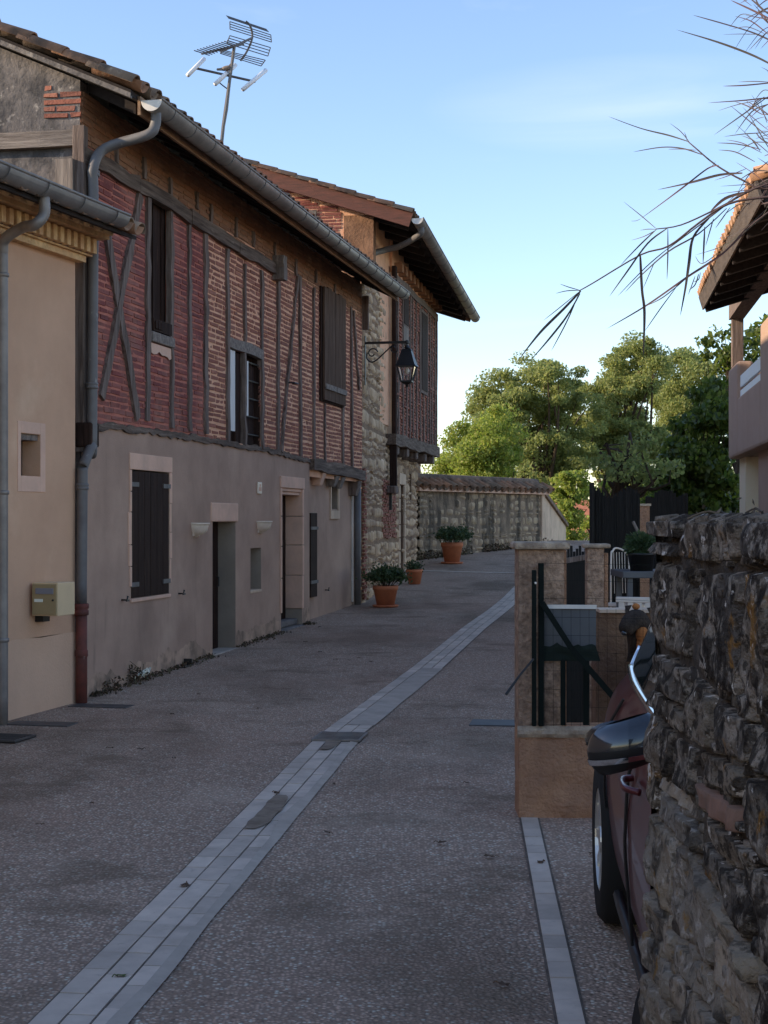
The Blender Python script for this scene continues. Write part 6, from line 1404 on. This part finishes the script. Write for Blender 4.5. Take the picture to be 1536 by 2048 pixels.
# ================================================================== TREES AND FAR PLACES
def bl(u0, u1, v0, v1, Y, dY=2.2):
    c = at((u0+u1)/2, (v0+v1)/2, Y); return ((c.x, c.y, c.z), ((u1-u0)/2*Y/FP, dY, (v1-v0)/2*Y/FP))
Y = 46; tree('robinia_tree', 'pale yellow green feathery tree just above the end wall, leftmost of the trees', (at(960,1000,Y).x, Y, gz(Y)), [bl(880,1010,850,1000,Y,1.8), bl(950,1040,800,960,Y,1.6), bl(860,930,920,1000,Y,1.2), bl(890,930,820,870,Y,.6)], 130, 300, .38, .05, M['leaf_b'], 1, limbs=30, inner=.25, trunk_r=.12)
Y = 54; tree('ash_tree', 'tall broad green tree with domed crown behind the feathery yellow one', (at(1075,1000,Y).x, Y, gz(Y)), [bl(1130,1235,765,900,Y+4), bl(1020,1165,700,850,Y), bl(945,1060,745,890,Y), bl(1080,1210,760,960,Y), bl(990,1130,840,990,Y), bl(955,1010,755,820,Y,1)], 200, 300, .42, .06, M['leaf_a'], 2, limbs=34)
Y = 57; tree('ash_tree', 'tallest green tree rising in the middle of the group of trees', (at(1240,1000,Y).x, Y, gz(Y)), [bl(1205,1330,685,800,Y), bl(1180,1290,735,880,Y), bl(1165,1340,820,990,Y), bl(1250,1322,672,740,Y,1.2)], 200, 300, .42, .062, M['leaf_a'], 3, limbs=34, trunk_r=.3)
Y = 62; tree('ash_tree', 'farther hazy green tree left of the covered balcony', (at(1390,1000,Y).x, Y, gz(Y)), [bl(1310,1440,715,860,Y), bl(1300,1460,790,990,Y), bl(1350,1425,700,760,Y,1.2)], 160, 290, .46, .065, M['leaf_a'], 4)
Y = 28; tree('broadleaf_tree', 'dense glossy broad leaved tree close beside the balcony house', (at(1400,1000,Y).x, Y, gz(Y)), [bl(1360,1465,770,960,Y,1.0), bl(1335,1440,860,1010,Y,1.0), bl(1400,1470,760,860,Y,.7), bl(1300,1380,940,1010,Y,.6), bl(1290,1460,975,1040,Y,.8), bl(1400,1490,950,1050,Y,.8)], 125, 120, .26, .065, M['leaf_c'], 5, asp=.6, trunk_r=.09, limbs=20, up=.6)
Y = 31; tree('pear_tree', 'loose branched broad leaved tree showing behind the balcony post', (at(1480,1000,Y).x, Y, gz(Y)), [bl(1405,1470,655,735,Y,.7), bl(1460,1560,680,760,Y,.9), bl(1480,1600,640,700,Y,.9), bl(1430,1500,700,780,Y,.6)], 46, 40, .24, .07, M['leaf_c'], 6, asp=.6, trunk_r=.09, limbs=34, up=.6)
Y = 42; tree('young_tree', 'low sunlit bushy tree behind the return wall', (at(1120,1060,Y).x, Y, gz(Y)), [bl(1095,1150,960,1090,Y,.8), bl(1135,1160,1040,1100,Y,.6), bl(1110,1180,940,1010,Y,.8)], 70, 120, .22, .06, M['leaf_b'], 7, trunk_r=.07, limbs=12)
Y = 44; tree('young_tree', 'low bright green tree just left of the tall black screen', (at(1180,1060,Y).x, Y, gz(Y)), [bl(1168,1195,1030,1095,Y,.6), bl(1170,1330,950,1060,Y+3,1.5), bl(1230,1330,930,1040,Y+2,1.2)], 120, 140, .25, .06, M['leaf_b'], 8, trunk_r=.07, limbs=12)
for (u, Y, lab, sc_) in ((1238, 24, 'dark crooked trunked tree with low spreading branches above the black screen', 1.0),):
    t_ = tree('crooked_tree', lab, (at(1238,1000,Y).x, Y, gz(Y)), [bl(1180,1330,900,985,Y,1.2), bl(1220,1320,870,950,Y,1.)], 16, 70, .24, .05, M['leaf_a'], 9, trunk_r=.10, limbs=18, th=1.75)
# red roofed house far below
Y = 85; c = at(1158, 1040, Y); fh = thing('red_roofed_house', 'distant house with a red tiled roof glimpsed between the bushes', 'house', (c.x, Y, gz(Y)-1))
zr = c.z-gz(Y)+1
MB().box(-1.3, 1.3, 0, 7, 0, zr-.6).build('wall', M['cream'], fh); mb = MB(); mb.add([(-1.5,-.5,zr-.8),(1.5,-.5,zr-.8),(1.5,3.5,zr+1.2),(-1.5,3.5,zr+1.2),(-1.5,7.5,zr-.8),(1.5,7.5,zr-.8)], [(0,1,2,3),(3,2,5,4),(0,3,4),(1,5,2)]); mb.build('roof', M['tile_red'], fh)
# hedge masses closing the horizon
C = []; g_ = np.random.default_rng(11)
for i in range(26000):
    x = g_.uniform(-40, 60); y = 75+g_.normal(0, 2); C.append((x, y, gz(y)+abs(g_.normal(0, 1))*(1.4+.8*nz3(x*.15, 1))))
tag(leafmesh('distant_hedge', C, .28, M['leaf_a'], None, 12, .7), kind='stuff')
